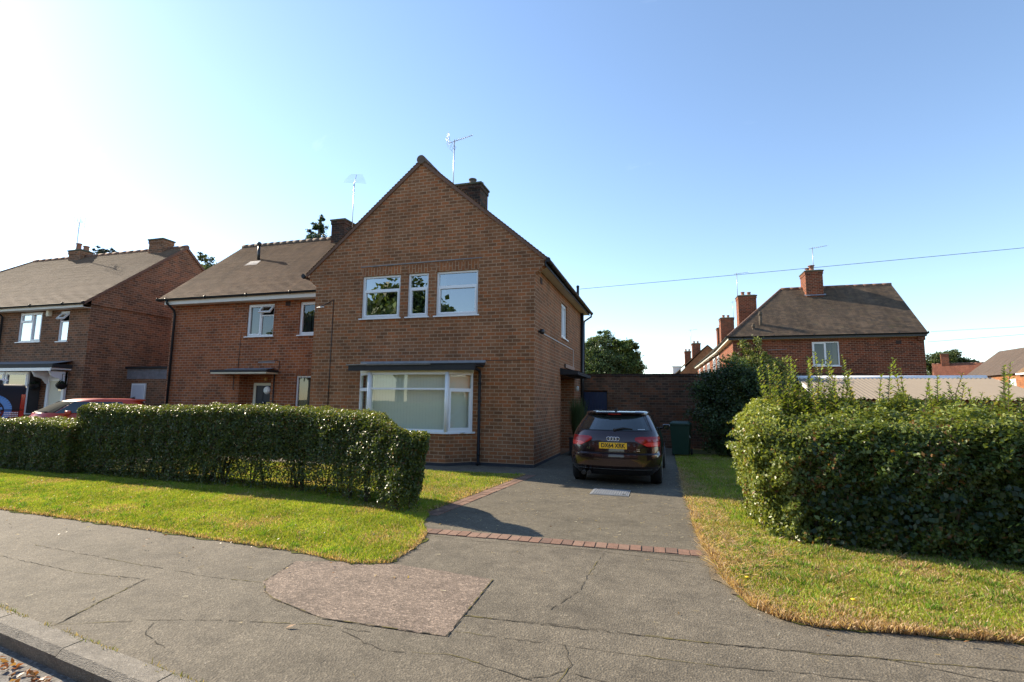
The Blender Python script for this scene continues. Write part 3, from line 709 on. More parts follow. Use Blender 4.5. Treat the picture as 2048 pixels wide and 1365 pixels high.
def small_leaf(x, y, z, L, a, label):
    mb = MB(); t = Vector((math.cos(a), math.sin(a), 0)); s = Vector((-t.y, t.x, 0)); p = Vector((x, y, z))
    pts = [p-t*L*.5, p-t*L*.1+s*L*.22+Vector((0, 0, .015)), p+t*L*.5+Vector((0, 0, .02)), p-t*L*.1-s*L*.22+Vector((0, 0, .012))]
    mb.face([pts[0], pts[1], pts[2]]); mb.face([pts[0], pts[2], pts[3]])
    tag(mb.build('fallen_leaf', M['dryleaf']), label, 'leaf')
small_leaf(.55, -9.02, .004, .07, .5, 'curled pale dry leaf lying on the grey pavement below the pink patch')
def dandelion(x, y, z, label):
    t = thing('dandelion', label, 'flower', (x, y, .006)); mb = MB(); mb.tube([(x, y, .006), (x+.005, y, z)], .002, 5); mb.build('stem', M['bin'], t)
    mb = MB(); mb.lathe((x+.005, y, z), [(.001, -.004), (.016, .0), (.020, .006), (.012, .010), (.001, .011)], 12); mb.build('flower_head', M['yellow_flower'], t)
dandelion(4.44, -7.35, .06, 'bright yellow dandelion in the right-hand verge beside a green tuft')
dandelion(3.72, -7.02, .05, 'small pale yellow dandelion at the dry edge of the right-hand verge')

# inspection cover in the drive
cov = thing('inspection_cover', 'grey metal inspection cover set in the driveway behind the car', 'manhole cover', (2.1, -2.77, .003))
mb = MB(); mb.box(1.77, 2.43, -3.08, -2.46, .004, .012); mb.build('frame', M['metalcover'], cov)
mb = MB(); mb.box(1.80, 2.40, -3.05, -2.49, .013, .018)
for i in range(14):
    for j in range(12):
        x, y = 1.83+.54*i/13, -3.02+.5*j/11
        if (i+j) % 2: mb.box(x-.012, x+.012, y-.006, y+.006, .0185, .023)
        else: mb.box(x-.006, x+.006, y-.012, y+.012, .0185, .023)
mb.build('lid', M['metalcover'], cov)
mb = MB()
for (x, y) in ((1.86, -2.55), (2.34, -2.99)):
    mb = MB(); mb.box(x-.03, x+.03, y-.012, y+.012, .0235, .026); mb.build('lifting_keyway', M['crack'], cov)

# ================================================================== HOUSES
def vprism(mb, pts, z0, z1, m=0):
    n = len(pts)
    mb.face([(x, y, z1) for x, y in pts], m); mb.face([(x, y, z0) for x, y in reversed(pts)], m)
    for i in range(n):
        (ax, ay), (bx, by) = pts[i], pts[(i+1) % n]
        mb.face([(ax, ay, z0), (bx, by, z0), (bx, by, z1), (ax, ay, z1)], m)
def chimney(parent, x0, x1, y0, y1, zb, zt, mat, pots, cap=None, potmat=None, caph=.07):
    mb = MB(); mb.box(x0, x1, y0, y1, zb, zt-.22)
    mb.box(x0-.025, x1+.025, y0-.025, y1+.025, zt-.22, zt-.07)
    ch = mb.build('chimney', mat, parent)
    mb = MB(); mb.box(x0-.055, x1+.055, y0-.055, y1+.055, zt-.07, zt-.01)
    a, b = .05, .06; k = [(x0-.05, y0-.05), (x1+.05, y0-.05), (x1+.05, y1+.05), (x0-.05, y1+.05)]
    q = [(x0+.1, y0+.1), (x1-.1, y0+.1), (x1-.1, y1-.1), (x0+.1, y1-.1)]
    for i in range(4): mb.face([(*k[i], zt-.01), (*k[(i+1) % 4], zt-.01), (*q[(i+1) % 4], zt+.05), (*q[i], zt+.05)])
    mb.face([(*p, zt+.05) for p in q]); mb.build('chimney_cap', cap or M['mortarcap'], ch)
    for (px, py, r, h, hood) in pots:
        mb = MB(); z = zt+.04
        prof = [(r*1.05, 0), (r*1.05, h*.2), (r*.92, h*.25), (r*.88, h*.8), (r*1.08, h*.84), (r*1.08, h), (r*.75, h), (r*.72, h*.6)]
        mb.lathe((px, py, z), prof, 14)
        if hood: mb.lathe((px, py, z+h+.06), [(.001, .05), (r*1.5, .0), (r*1.5, -.02), (.001, .02)], 12, 0); mb.tube([(px+r*.9, py, z+h-.03), (px+r*.9, py, z+h+.06)], .01, 5); mb.tube([(px-r*.9, py, z+h-.03), (px-r*.9, py, z+h+.06)], .01, 5)
        mb.build('chimney_pot', potmat or M['pot'], ch)
    return ch
def gutter_run(parent, p0, p1, r=.055, mat=None):
    mb = MB(); p0, p1 = Vector(p0), Vector(p1); d = (p1-p0).normalized(); s = Vector((d.y, -d.x, 0)); n = 8
    for (rr, fl) in ((r, False), (r*.88, True)):
        for i in range(n):
            a, b = math.pi*i/n, math.pi*(i+1)/n
            P = lambda q, t: q + s*math.cos(t)*rr - Vector((0, 0, 1))*math.sin(t)*rr
            f = [P(p0, a), P(p1, a), P(p1, b), P(p0, b)]
            mb.face(f[::-1] if fl else f, 0, True)
    L = (p1-p0).length
    for k in range(int(L/1.8)+1):
        q = p0 + d*min(L-.03, k*1.8+.4); mb.tube([q-d*.02-Vector((0,0,.012)), q+d*.02-Vector((0,0,.012))], r*1.0, 12)
    for q in (p0, p1): mb.tube([q-d*.008, q+d*.008], r*1.02, 14)
    return mb.build('gutter', mat or M['gutter'], parent)
SIDE2 = [(0, 1, 0, .68, True), (0, 1, .68, 1, False)]

# ---------------- the gabled house
H = thing('brick_house', 'brown brick house with tall front gable, three upstairs windows and a white bay window', 'house', (-3.24, 3.7, 0))
frF = Fr((0, 0, 0), (1, 0, 0), (0, -1, 0)); frS = Fr((0, 0, 0), (0, 1, 0), (1, 0, 0)); frW = Fr((-6.47, 0, 0), (0, -1, 0), (-1, 0, 0))
XA, ZA, ZE = -3.245, 8.2, 5.16
mb = MB()
W3 = [(-4.95, -3.77, 3.80, 4.99), (-3.54, -2.93, 3.80, 4.99), (-2.70, -1.52, 3.80, 4.99)]
wall_face(mb, frF, -6.47, 0, .0, 5.0, W3 + [(-4.85, -1.62, .80, 2.34, .3)])
sl = (ZA-ZE)/3.555
mb.face([(-6.47, 0, 5.0), (0, 0, 5.0), (0, 0, ZE+.31*sl-.05), (XA, 0, ZA-.05), (-6.47, 0, ZE+.33*sl-.05)])
wall_face(mb, frS, 0, 7.5, .0, 5.2, [(3.43, 4.37, 3.60, 4.72), (3.3, 5.75, .0, 2.4, .75)])
wall_face(mb, frW, -7.5, 0, 0, 5.2, [])
mb.face([(0, 7.5, 0), (-6.47, 7.5, 0), (-6.47, 7.5, 5.2), (XA, 7.5, ZA-.05), (0, 7.5, 5.2)])
# brick kneelers carrying the eaves at both corners of the gable
kr = [(0, 4.80), (.07, 4.84), (.16, 4.93), (.235, 4.98), (.245, ZE+.04), (0, ZE+.24)]
mb.prism([(x, z) for x, z in kr], 0.0, .23)
kl = [(-6.47-x, z) for x, z in kr]; mb.prism(kl[::-1], 0.0, .23)
wallo = mb.build('wall', M['brick'], H)
for bb in ((-1.6, .004, -.006, .0), (-6.474, -4.9, -.006, 0), (.0, .005, .0, 3.29)):
    mb = MB(); mb.box(*bb, 0, .075); mb.build('damp_proof_course', M['plinth'], H)
mb = MB(); y0 = -.055
roof_slope(mb, (.31, y0, ZE), (.31, 7.75, ZE), (XA, 7.75, ZA), (XA, y0, ZA))
roof_slope(mb, (-6.8, 7.75, ZE), (-6.8, y0, ZE), (XA, y0, ZA), (XA, 7.75, ZA))
mb.face([(.31, y0, ZE), (XA, y0, ZA), (XA, 7.75, ZA), (.31, 7.75, ZE)]); mb.face([(-6.8, y0, ZE), (-6.8, 7.75, ZE), (XA, 7.75, ZA), (XA, y0, ZA)])
roofo = mb.build('roof', M['tile'], H)
mb = MB()
for sx, xe in ((1, .31), (-1, -6.8)):
    a = [(XA, ZA+.005), (XA, ZA-.125), (xe, ZE-.10), (xe, ZE+.005)]
    mb.prism(a if sx < 0 else a[::-1], y0+.012, -.002)
mb.build('verge', M['verge'], roofo)
mb = MB(); half_round_ridge(mb, (XA, y0-.03, ZA-.02), (XA, 5.6, ZA-.02), .125); mb.build('ridge_tiles', M['ridge'], roofo)
for i, (u0, u1, v0, v1) in enumerate(W3):
    lay = [(0, 1, 0, .68, True), (0, 1, .68, 1, False)]
    cur = [(.0, .16, 0)] if i != 1 else [(.0, .12, 0)]
    window(H, frF, u0, u1, v0, v1, lay, glass=M['glass'], curtain=cur)
    mb = MB(); mb.box(u0-.02, u1+.02, -.004, .002, v1+.004, v1+.228); mb.build('soldier_lintel', M['soldier'], H)
mb = MB(); mb.tube([(-5.02, -.004, 5.262), (-3.9, -.006, 5.268), (-2.6, -.004, 5.28), (-1.42, -.003, 5.292)], .014, 6); mb.build('lead_flashing', M['lead'], H)
window(H, frS, 3.43, 4.37, 3.60, 4.72, [(0, .5, 0, 1, True), (.5, 1, 0, 1, True)], glass=M['glass'])
v = thing('vase', 'white rounded vase on the sill inside the narrow upstairs window', 'vase', (-3.06, .2, 3.86))
mb = MB(); mb.lathe((-3.06, .2, 3.86), [(.05, 0), (.085, .06), (.10, .14), (.085, .21), (.045, .26), (.04, .30), (.055, .33), (.045, .33)], 18); mb.build('vase_body', M['ceramic'], v)
# bay window
bay = MB(); BF = [(-4.87, 0), (-4.27, -.5), (-2.09, -.5), (-1.60, 0)]
for (a, b) in zip(BF, BF[1:]):
    bay.face([(*a, 0.075), (*b, 0.075), (*b, .78), (*a, .78)]); bay.face([(*a, 0), (*b, 0), (*b, .075), (*a, .075)], 1)
bo = bay.build('bay_window', [M['brick'], M['plinth']], H)
out = lambda d: [(-4.87-d*1.35, 0), (-4.27-d*.55, -.5-d), (-2.09+d*.55, -.5-d), (-1.60+d*1.35, 0)]
mb = MB(); vprism(mb, out(.06), .775, .82); mb.build('bay_sill', M['white'], bo)
mb = MB(); vprism(mb, out(.012), 2.285, 2.37); mb.build('bay_head', M['cream'], bo)
def seg_frame(a, b):
    a, b = Vector((*a, 0)), Vector((*b, 0)); t = (b-a).normalized(); return Fr(a, t, (t.y, -t.x, 0)), (b-a).length
for k, (a, b) in enumerate(zip(BF, BF[1:])):
    f, L = seg_frame(a, b)
    lay = [(0, 1, 0, .735, k != 1), (0, 1, .735, 1, False)]
    w_ = window(bo, f, .004, L-.004, .82, 2.285, lay, glass=M['glass_bay'] if k == 1 else M['glass_bay'], curtain=[(.02, .98, 2)], recess=-.01, sill=False)
    for ch in list(w_.children):
        if ch.name.startswith('room_interior'): bpy.data.objects.remove(ch)
mb = MB()      # posts that cover the joints of the bay frame
for (px, py) in BF[1:3]:
    mb = MB(); mb.tube([(px, py-.012, .82), (px, py-.012, 2.285)], .05, 10); mb.build('bay_corner_post', M['white'], bo)
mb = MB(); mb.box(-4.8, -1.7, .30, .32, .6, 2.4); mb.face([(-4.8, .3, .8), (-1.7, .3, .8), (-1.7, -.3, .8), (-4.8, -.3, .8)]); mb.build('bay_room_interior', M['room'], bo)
mb = MB()
mb.box(-4.83, -1.32, -.65, -.61, 2.325, 2.475); mb.box(-4.83, -1.32, -.61, -.02, 2.43, 2.475)
mb.face([(-4.86, -.67, 2.50), (-1.29, -.67, 2.50), (-1.29, -.002, 2.55), (-4.86, -.002, 2.55)], 1)
mb.face([(-4.86, -.67, 2.476), (-1.29, -.67, 2.476), (-1.29, -.67, 2.50), (-4.86, -.67, 2.50)], 0)
mb.face([(-1.29, -.67, 2.476), (-1.29, -.002, 2.476), (-1.29, -.002, 2.55), (-1.29, -.67, 2.50)], 0)
mb.face([(-4.86, -.002, 2.476), (-4.86, -.67, 2.476), (-4.86, -.67, 2.50), (-4.86, -.002, 2.55)], 0)
mb.box(-4.88, -1.27, -.014, -.001, 2.552, 2.612, 1)
mb.build('bay_roof', [M['felt'], M['lead']], bo)
mb = MB()
for k in range(8):
    x0 = -4.88+k*.30; z = 2.470+random.uniform(-.004, .004); mb.face([(x0, -.685, z-.012), (x0+.31, -.685, z-.010), (x0+.31, -.680, z+.022), (x0, -.680, z+.02)]); mb.face([(x0, -.680, z+.02), (x0+.31, -.680, z+.022), (x0+.31, -.672, z+.026), (x0, -.672, z+.024)])
mb.build('bay_fascia_board', M['oldwood'], bo)
mb = MB(); mb.tube([(-1.40, -.60, 2.44), (-1.40, -.5, 2.40), (-1.40, -.08, 2.34), (-1.40, -.06, 2.25), (-1.40, -.06, .06), (-1.40, -.12, .03)], .036, 12)
for z in (2.0, 1.55, .25): mb.tube([(-1.40, -.06, z), (-1.40, -.06, z+.05)], .044, 12)
mb.build('downpipe', M['gutter'], H)
# right eaves
mb = MB(); mb.box(.003, .262, .235, 7.68, 4.985, 5.005); mb.box(.262, .282, -.0, 7.72, 4.965, 5.125, 1); mb.build('soffit', [M['cream'], M['black']], H)
gutter_run(H, (.345, -.06, 5.10), (.345, 7.85, 5.08), .06)
gutter_run(H, (-6.86, .32, 5.10), (-6.86, -.10, 5.10), .06)
mb = MB(); mb.tube([(.345, 7.72, 5.04), (.34, 7.72, 4.93), (.09, 7.60, 4.74), (.075, 7.58, 4.6), (.075, 7.58, .05)], .036, 12); mb.build('downpipe', M['gutter'], H)
mb = MB(); mb.tube([(.075, 7.15, 4.97), (.075, 7.15, .0)], .062, 14); mb.build('soil_pipe', M['black'], H)
mb = MB(); mb.tube([(.05, 6.3, 5.35), (.05, 6.3, 5.83)], .05, 12); mb.lathe((.05, 6.3, 5.80), [(.055, 0), (.06, .06), (.02, .09)], 12); mb.build('vent_pipe', M['black'], H)
mb = MB(); mb.box(.0, .012, .55, .76, 4.66, 4.82); mb.build('air_brick', M['vent'], H)
mb = MB(); mb.tube([(.012, .5, 3.37), (.012, 5.5, 3.40), (.012, 5.5, 2.7)], .010, 6); mb.build('cable', M['white'], H)
mb = MB(); mb.lathe((.09, .42, 3.30), [(.001, .13), (.05, .12), (.065, .06), (.05, 0), (.001, -.01)], 12); mb.box(0, .09, .39, .45, 3.34, 3.39); mb.build('security_light', M['black'], H)
mb = MB(); mb.tube([(-1.29, -.004, 2.604), (.004, -.004, 2.607)], .0075, 5); mb.build('cable', M['black'], H); mb = MB(); mb.tube([(-5.87, -.008, .02), (-5.86, -.010, 2.3), (-5.85, -.008, 4.38), (-6.0, -.008, 4.3), (-6.40, -.02, 4.16)], .010, 6); mb.build('cable', M['black'], H); mb = MB(); mb.tube([(-6.38, -.03, 4.17), (-6.1, -.1, 4.165)], .014, 6); mb.build('overflow_pipe', M['white'], H)
# side porch
mb = MB(); mb.box(.003, .55, 3.2, 5.95, 2.42, 2.52); mb.face([(.003, 3.2, 2.62), (.003, 5.95, 2.62), (.56, 5.95, 2.53), (.56, 3.2, 2.53)][::-1]); mb.face([(.003, 3.2, 2.52), (.56, 3.2, 2.52), (.56, 3.2, 2.53), (.003, 3.2, 2.62)]); mb.box(.003, .05, 3.9, 5.5, 2.68, 2.80, 1)
for k in range(4): mb.box(.05, .055, 3.9, 5.5, 2.69+k*.028, 2.70+k*.028, 2)
mb.build('side_canopy', [M['felt'], M['black'], M['alu']], H)
mb = MB(); mb.box(-.74, -.70, 3.3, 5.75, 0, 2.4); mb.box(-.69, -.64, 3.62, 3.70, 0, 2.1, 1); mb.box(-.69, -.64, 4.5, 4.58, 0, 2.1, 1); mb.box(-.69, -.64, 3.62, 4.58, 2.1, 2.18, 1)
mb.build('side_door', [M['brown_door'], M['pale_door']], H)
mb = MB(); mb.lathe((.07, 5.95, 2.0), [(.001, .16), (.05, .15), (.06, .08), (.05, 0), (.001, -.01)], 12); mb.build('wall_lamp', M['opal'], H)
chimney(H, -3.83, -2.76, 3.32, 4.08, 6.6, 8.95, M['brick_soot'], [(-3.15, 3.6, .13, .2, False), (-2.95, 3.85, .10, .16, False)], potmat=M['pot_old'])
yagi(H, -3.78, 3.38, 8.4, 10.62, R(35), .72, R(28), 9)

# ---------------- the left half of the pair
LH = thing('brick_house', 'set-back red-brown brick house left of the gabled house, navy door under flat black canopy', 'house', (-10.4, 5.4, 0))
YL = 2.12; frL = Fr((0, YL, 0), (1, 0, 0), (0, -1, 0)); frLW = Fr((-14.36, 0, 0), (0, -1, 0), (-1, 0, 0))
mb = MB()
ops = [(-10.91, -9.78, 3.72, 4.85), (-8.73, -7.60, 3.72, 4.85), (-8.71, -7.60, 1.20, 2.35), (-11.05, -9.72, 0, 2.38, .4)]
wall_face(mb, frL, -14.36, -6.47, 0, 5.05, ops)
wall_face(mb, frLW, -8.75, -YL, 0, 5.1, [])
mb.face([(-14.36, YL, 5.1), (-14.36, 5.45, 8.15), (-14.36, 8.78, 5.1)]); mb.face([(-6.47, 8.75, 0), (-14.36, 8.75, 0), (-14.36, 8.75, 5.1), (-6.47, 8.75, 5.1)])
mb.build('wall', M['brick_left'], LH)
mb = MB(); roof_slope(mb, (-14.62, 1.74, 5.14), (-6.82, 1.74, 5.14), (XA, 5.45, 8.22), (-14.62, 5.45, 8.22)); roof_slope(mb, (-6.5, 9.15, 5.14), (-14.62, 9.15, 5.14), (-14.62, 5.45, 8.22), (-6.5, 5.45, 8.22))
mb.face([(-14.62, 1.74, 5.14), (-14.62, 5.45, 8.22), (-6.5, 5.45, 8.22), (-6.5, 1.74, 5.14)])
ro = mb.build('roof', M['tile'], LH)
mb = MB(); half_round_ridge(mb, (-14.65, 5.45, 8.20), (-6.3, 5.45, 8.20), .115); mb.build('ridge_tiles', M['ridge'], ro)
mb = MB()
for (ya, yb) in ((1.74, 5.45), (9.15, 5.45)):
    c = [(-14.6, ya, 5.04), (-14.6, ya, 5.145), (-14.6, yb, 8.225), (-14.6, yb, 8.10)]; e = [(x+.22, y, z) for x, y, z in c]
    mb.face(c if ya > yb else c[::-1]); mb.face([c[0], c[3], e[3], e[0]])
mb.build('verge', M['verge'], ro)
mb = MB(); mb.box(-14.38, -6.83, 1.80, 1.825, 4.93, 5.09); mb.box(-14.38, -6.48, 1.825, 2.118, 4.93, 4.95); mb.build('fascia', M['fascia'], LH)
gutter_run(LH, (-14.66, 1.735, 5.125), (-6.86, 1.735, 5.135), .058)
mb = MB(); mb.tube([(-14.2, 1.735, 5.08), (-14.2, 1.74, 4.98), (-14.16, 2.02, 4.75), (-14.16, 2.06, 4.6), (-14.16, 2.06, .05)], .04, 12); mb.build('downpipe', M['gutter'], LH)
window(LH, frL, -10.91, -9.78, 3.72, 4.85, [(0, .5, 0, 1, True), (.5, 1, 0, .66, False), (.5, 1, .66, 1, True)], curtain=[(0, .44, 0)], opened=2, glass=M['glass_dark'])
window(LH, frL, -8.73, -7.60, 3.72, 4.85, [(0, .6, 0, 1, True), (.6, 1, 0, .66, False), (.6, 1, .66, 1, True)], curtain=[(0.05, .3, 1), (.32, .5, 1)], opened=2, glass=M['glass_dark'])
window(LH, frL, -8.71, -7.60, 1.20, 2.35, [(0, .65, 0, 1, False), (.65, 1, 0, 1, True)], curtain=[(0, .8, 0)], sill=True, glass=M['glass_dark'])
for (u0, u1, v) in ((-10.93, -9.76, 4.852), (-8.75, -7.58, 4.852), (-8.73, -7.58, 2.352)):
    mb = MB(); mb.box(u0, u1, YL-.004, YL+.002, v, v+(.078 if v > 4 else .225)); mb.build('soldier_lintel', M['soldier_red'], LH)
mb = MB(); mb.box(-11.05, -9.72, YL+.395, YL+.42, 0, 2.38); mb.build('porch_back_wall', M['brick_left'], LH)
mb = MB(); yd = YL+.39
mb.box(-10.72, -10.62, yd-.07, yd, 0, 2.12); mb.box(-9.90, -9.80, yd-.07, yd, 0, 2.12); mb.box(-10.62, -9.90, yd-.07, yd, 2.03, 2.12); do = mb.build('front_door', M['cream'], LH)
mb = MB(); mb.box(-10.62, -9.90, yd-.045, yd-.01, .02, 2.03)
for (xa, xb) in ((-10.54, -10.31), (-10.21, -9.98)):
    mb.box(xa, xb, yd-.055, yd-.045, 1.18, 1.9); mb.box(xa, xb, yd-.055, yd-.045, .25, .95)
mb.build('door_leaf', M['navy_door'], do)
mb = MB()
for (xa, xb) in ((-10.51, -10.34), (-10.18, -10.01)): mb.face([(xa, yd-.058, 1.22), (xb, yd-.058, 1.22), (xb, yd-.058, 1.86), (xa, yd-.058, 1.86)])
mb.build('door_glazing', M['navy_door'], do)
mb = MB(); mb.lathe((-10.26, yd-.08, 1.45), [(.001, .03), (.025, .02), (.03, 0), (.02, -.04), (.001, -.05)], 12); mb.build('door_knocker', M['chrome'], do); mb = MB(); mb.box(-10.40, -10.12, yd-.065, yd-.057, 1.10, 1.14); mb.build('letter_box', M['dark_steel'], do)
text('house_number', '41', .16, Vector((-10.28, YL+.385, 2.25))-LH.location, (R(90), 0, 0), M['gold'], LH, .006)
mb = MB(); mb.box(-11.75, -9.45, YL-.55, YL-.003, 2.40, 2.45, 1); mb.box(-11.77, -9.43, YL-.57, YL-.003, 2.452, 2.53); mb.face([(-11.4, YL-.4, 2.535), (-9.6, YL-.4, 2.535), (-9.6, YL-.004, 2.62), (-11.4, YL-.004, 2.62)], 2); mb.build('door_canopy', [M['felt'], M['cream'], M['lead']], LH)
mb = MB(); mb.tube([(-9.84, YL-.0, 1.86), (-9.84, YL-.035, 1.86)], .13, 22, 1); mb.tube([(-9.84, YL-.035, 1.86), (-9.84, YL-.06, 1.86), (-9.84, YL-.08, 1.86)], [.12, .115, .06], 22, 0); mb.build('porch_lamp', [M['opal'], M['pale_door']], LH)
mb = MB(); mb.tube([(-9.55, YL-.05, 2.5), (-9.55, YL-.05, 0.03)], .022, 10)
for z in (2.2, 1.75, 1.3, .9): mb.tube([(-9.55, YL-.05, z), (-9.55, YL-.05, z+.03)], .028, 10)
mb.build('downpipe', M['gutter'], LH); mb = MB(); mb.tube([(-11.28, YL-.02, 2.36), (-11.28, YL-.02, 1.9), (-11.22, YL-.02, 1.86)], .012, 6); mb.build('cable', M['black'], LH); mb = MB(); mb.tube([(-11.12, YL-.008, 3.9), (-11.14, YL-.008, 2.6)], .007, 5)
mb.build('cable', M['black'], LH)
mb = MB(); mb.box(-9.33, -9.12, YL-.004, YL+.0, 4.74, 4.90); mb.build('air_brick', M['vent'], LH)
mb = MB(); mb.tube([(-10.25, YL-.01, 2.83), (-9.52, YL-.01, 2.87), (-9.42, YL-.01, 2.86), (-9.42, YL-.01, 2.55)], .010, 6); mb.box(-10.3, -9.6, YL-.012, YL, 2.80, 2.83, 1)
mb.build('cable', [M['black'], M['lead']], LH)
mb = MB(); mb.tube([(-12.55, 4.15, 7.0), (-12.57, 4.15, 7.82)], .055, 14); mb.lathe((-12.57, 4.15, 7.74), [(.06, -.03), (.085, .0), (.09, .09), (.06, .13), (.02, .15)], 14); mb.build('vent_pipe', M['black'], LH)
mb = MB(); mb.face([(-12.85, 3.72, 6.80), (-12.25, 3.72, 6.80), (-12.30, 4.02, 7.06), (-12.80, 4.02, 7.06)]); mb.build('vent_flashing', M['lead'], LH)
chimney(LH, -9.83, -9.22, 5.02, 5.85, 7.6, 8.88, M['brick_soot'], [])
yagi(LH, -9.16, 5.45, 8.1, 10.6, R(112), .62, R(58), 8, plates=False, el=.95)

# ---------------- generic brick houses further off
def house(name, label, loc, rz, L, D, eave, ridge, mats, hip=(0, 0), ov=.3, win=(), chims=(), extra=None, group=None, fm=0):
    """local frame: front face y=0, x 0..L, depth D; hip = length of hip at left and right end (0 = gable)"""
    h = thing(name, label, 'house', loc, rz, group)
    bm_, tm = mats; mb = MB(); d = D/2
    ops = {'f': [], 'l': [], 'r': [], 'b': []}
    for w in win: ops[w[0]].append(w[1:5])
    F = {'f': Fr((0, 0, 0), (1, 0, 0), (0, -1, 0)), 'r': Fr((L, 0, 0), (0, 1, 0), (1, 0, 0)), 'l': Fr((0, D, 0), (0, -1, 0), (-1, 0, 0)), 'b': Fr((L, D, 0), (-1, 0, 0), (0, 1, 0))}
    for k, LL_ in (('f', L), ('r', D), ('l', D), ('b', L)): wall_face(mb, F[k], 0, LL_, 0, eave, ops[k], .08)
    zg = eave+.06+ov*(ridge-eave-.06)/(d+ov)-.03
    if not hip[0]: mb.face([(0, D, eave), (0, 0, eave), (0, 0, zg), (0, d, ridge-.05), (0, D, zg)])
    if not hip[1]: mb.face([(L, 0, eave), (L, D, eave), (L, D, zg), (L, d, ridge-.05), (L, 0, zg)])
    mb.build('wall', bm_, h, world=False)
    x0, x1 = -(ov if hip[0] else .06), L+(ov if hip[1] else .06); ra, rb = (hip[0]+0.0 if hip[0] else x0), (L-hip[1] if hip[1] else x1); e = eave+.06
    mb = MB(); g = .12
    roof_slope(mb, (x0, -ov, e), (x1, -ov, e), (rb, d, ridge), (ra, d, ridge), gauge=g); roof_slope(mb, (x1, D+ov, e), (x0, D+ov, e), (ra, d, ridge), (rb, d, ridge), gauge=g)
    if hip[0]: roof_slope(mb, (x0, D+ov, e), (x0, -ov, e), (ra, d, ridge), (ra, d, ridge), gauge=g)
    if hip[1]: roof_slope(mb, (x1, -ov, e), (x1, D+ov, e), (rb, d, ridge), (rb, d, ridge), gauge=g)
    mb.face([(x0, -ov, e-.02), (x0, D+ov, e-.02), (x1, D+ov, e-.02), (x1, -ov, e-.02)])
    r = mb.build('roof', tm, h, world=False)
    mb = MB(); half_round_ridge(mb, (ra, d, ridge-.03), (rb, d, ridge-.03), .11, 0, .45)
    if hip[0]:
        for yy in (-ov, D+ov): half_round_ridge(mb, (x0, yy, e), (ra, d, ridge-.03), .075, 0, .4)
    if hip[1]:
        for yy in (-ov, D+ov): half_round_ridge(mb, (x1, yy, e), (rb, d, ridge-.03), .075, 0, .4)
    for xx, hp in ((x0, hip[0]), (x1, hip[1])):
        if not hp:
            for (ya, yb) in ((-ov, d), (D+ov, d)):
                s = .05 if xx > 0 else -.05
                mb.face([(xx, ya, e-.1), (xx, yb, ridge-.12), (xx, yb, ridge+.01), (xx, ya, e+.01)]); mb.face([(xx, ya, e-.1), (xx-s, ya, e-.1), (xx-s, yb, ridge-.12), (xx, yb, ridge-.12)])
    mb.build('ridge_tiles', M['verge'], r, world=False)
    mb = MB(); mb.box(x0+.05, x1-.05, -ov+.03, -ov+.05, eave-.1, eave+.03, fm); mb.box(x0+.05, x1-.05, -ov+.05, -.003, eave-.1, eave-.085); mb.build('fascia', [M['fascia'], M['black']], h, world=False)
    mb = MB(); mb.box(x0+.05, x1-.05, D+ov-.05, D+ov-.03, eave-.1, eave+.03); mb.build('fascia', M['fascia'], h, world=False)
    def gr(p0, p1):
        q = gutter_run(None, p0, p1, .06); q.parent = h
    gr((x0-.02, -ov-.02, e), (x1+.02, -ov-.02, e))
    if hip[0]:
        mb = MB(); mb.box(-ov+.03, -ov+.05, -.25, D+.25, eave-.1, eave+.03); mb.box(-ov+.05, -.003, -.2, D+.2, eave-.1, eave-.085); mb.build('fascia', M['fascia'], h, world=False); gr((x0-.02, D+ov, e), (x0-.02, -ov, e))
    for w in win:
        k, u0, u1, v0, v1, lay = w[:6]; opn = w[6] if len(w) > 6 else None; gl = w[7] if len(w) > 7 else None; cur = w[8] if len(w) > 8 else None
        kk = h; off = Vector(h.location); f = F[k]
        f2 = Fr(f.o+off, f.t, f.n)
        window(h, f2, u0, u1, v0, v1, lay, opened=opn, recess=.03, glass=gl, curtain=cur)
    for c in chims:
        x0_, x1_, y0_, y1_, zt, pots = c[:6]
        chimney(h, x0_+off_(h, 0), x1_+off_(h, 0), y0_+off_(h, 1), y1_+off_(h, 1), eave+.8, zt, c[6] if len(c) > 6 else bm_, [(p[0]+off_(h, 0), p[1]+off_(h, 1), *p[2:]) for p in pots])
    return h
def off_(h, i): return h.location[i]
def ywin(u0, u1, v0, v1): return [(0, .5, 0, 1, True), (.5, 1, 0, 1, False)]
TWO = [(0, .5, 0, 1, True), (.5, 1, 0, 1, False)]; THREE = [(0, .55, 0, .70, False), (0, .55, .70, 1, True), (.55, 1, 0, 1, True)]; ONEV = [(0, 1, 0, .68, False), (0, 1, .68, 1, True)]

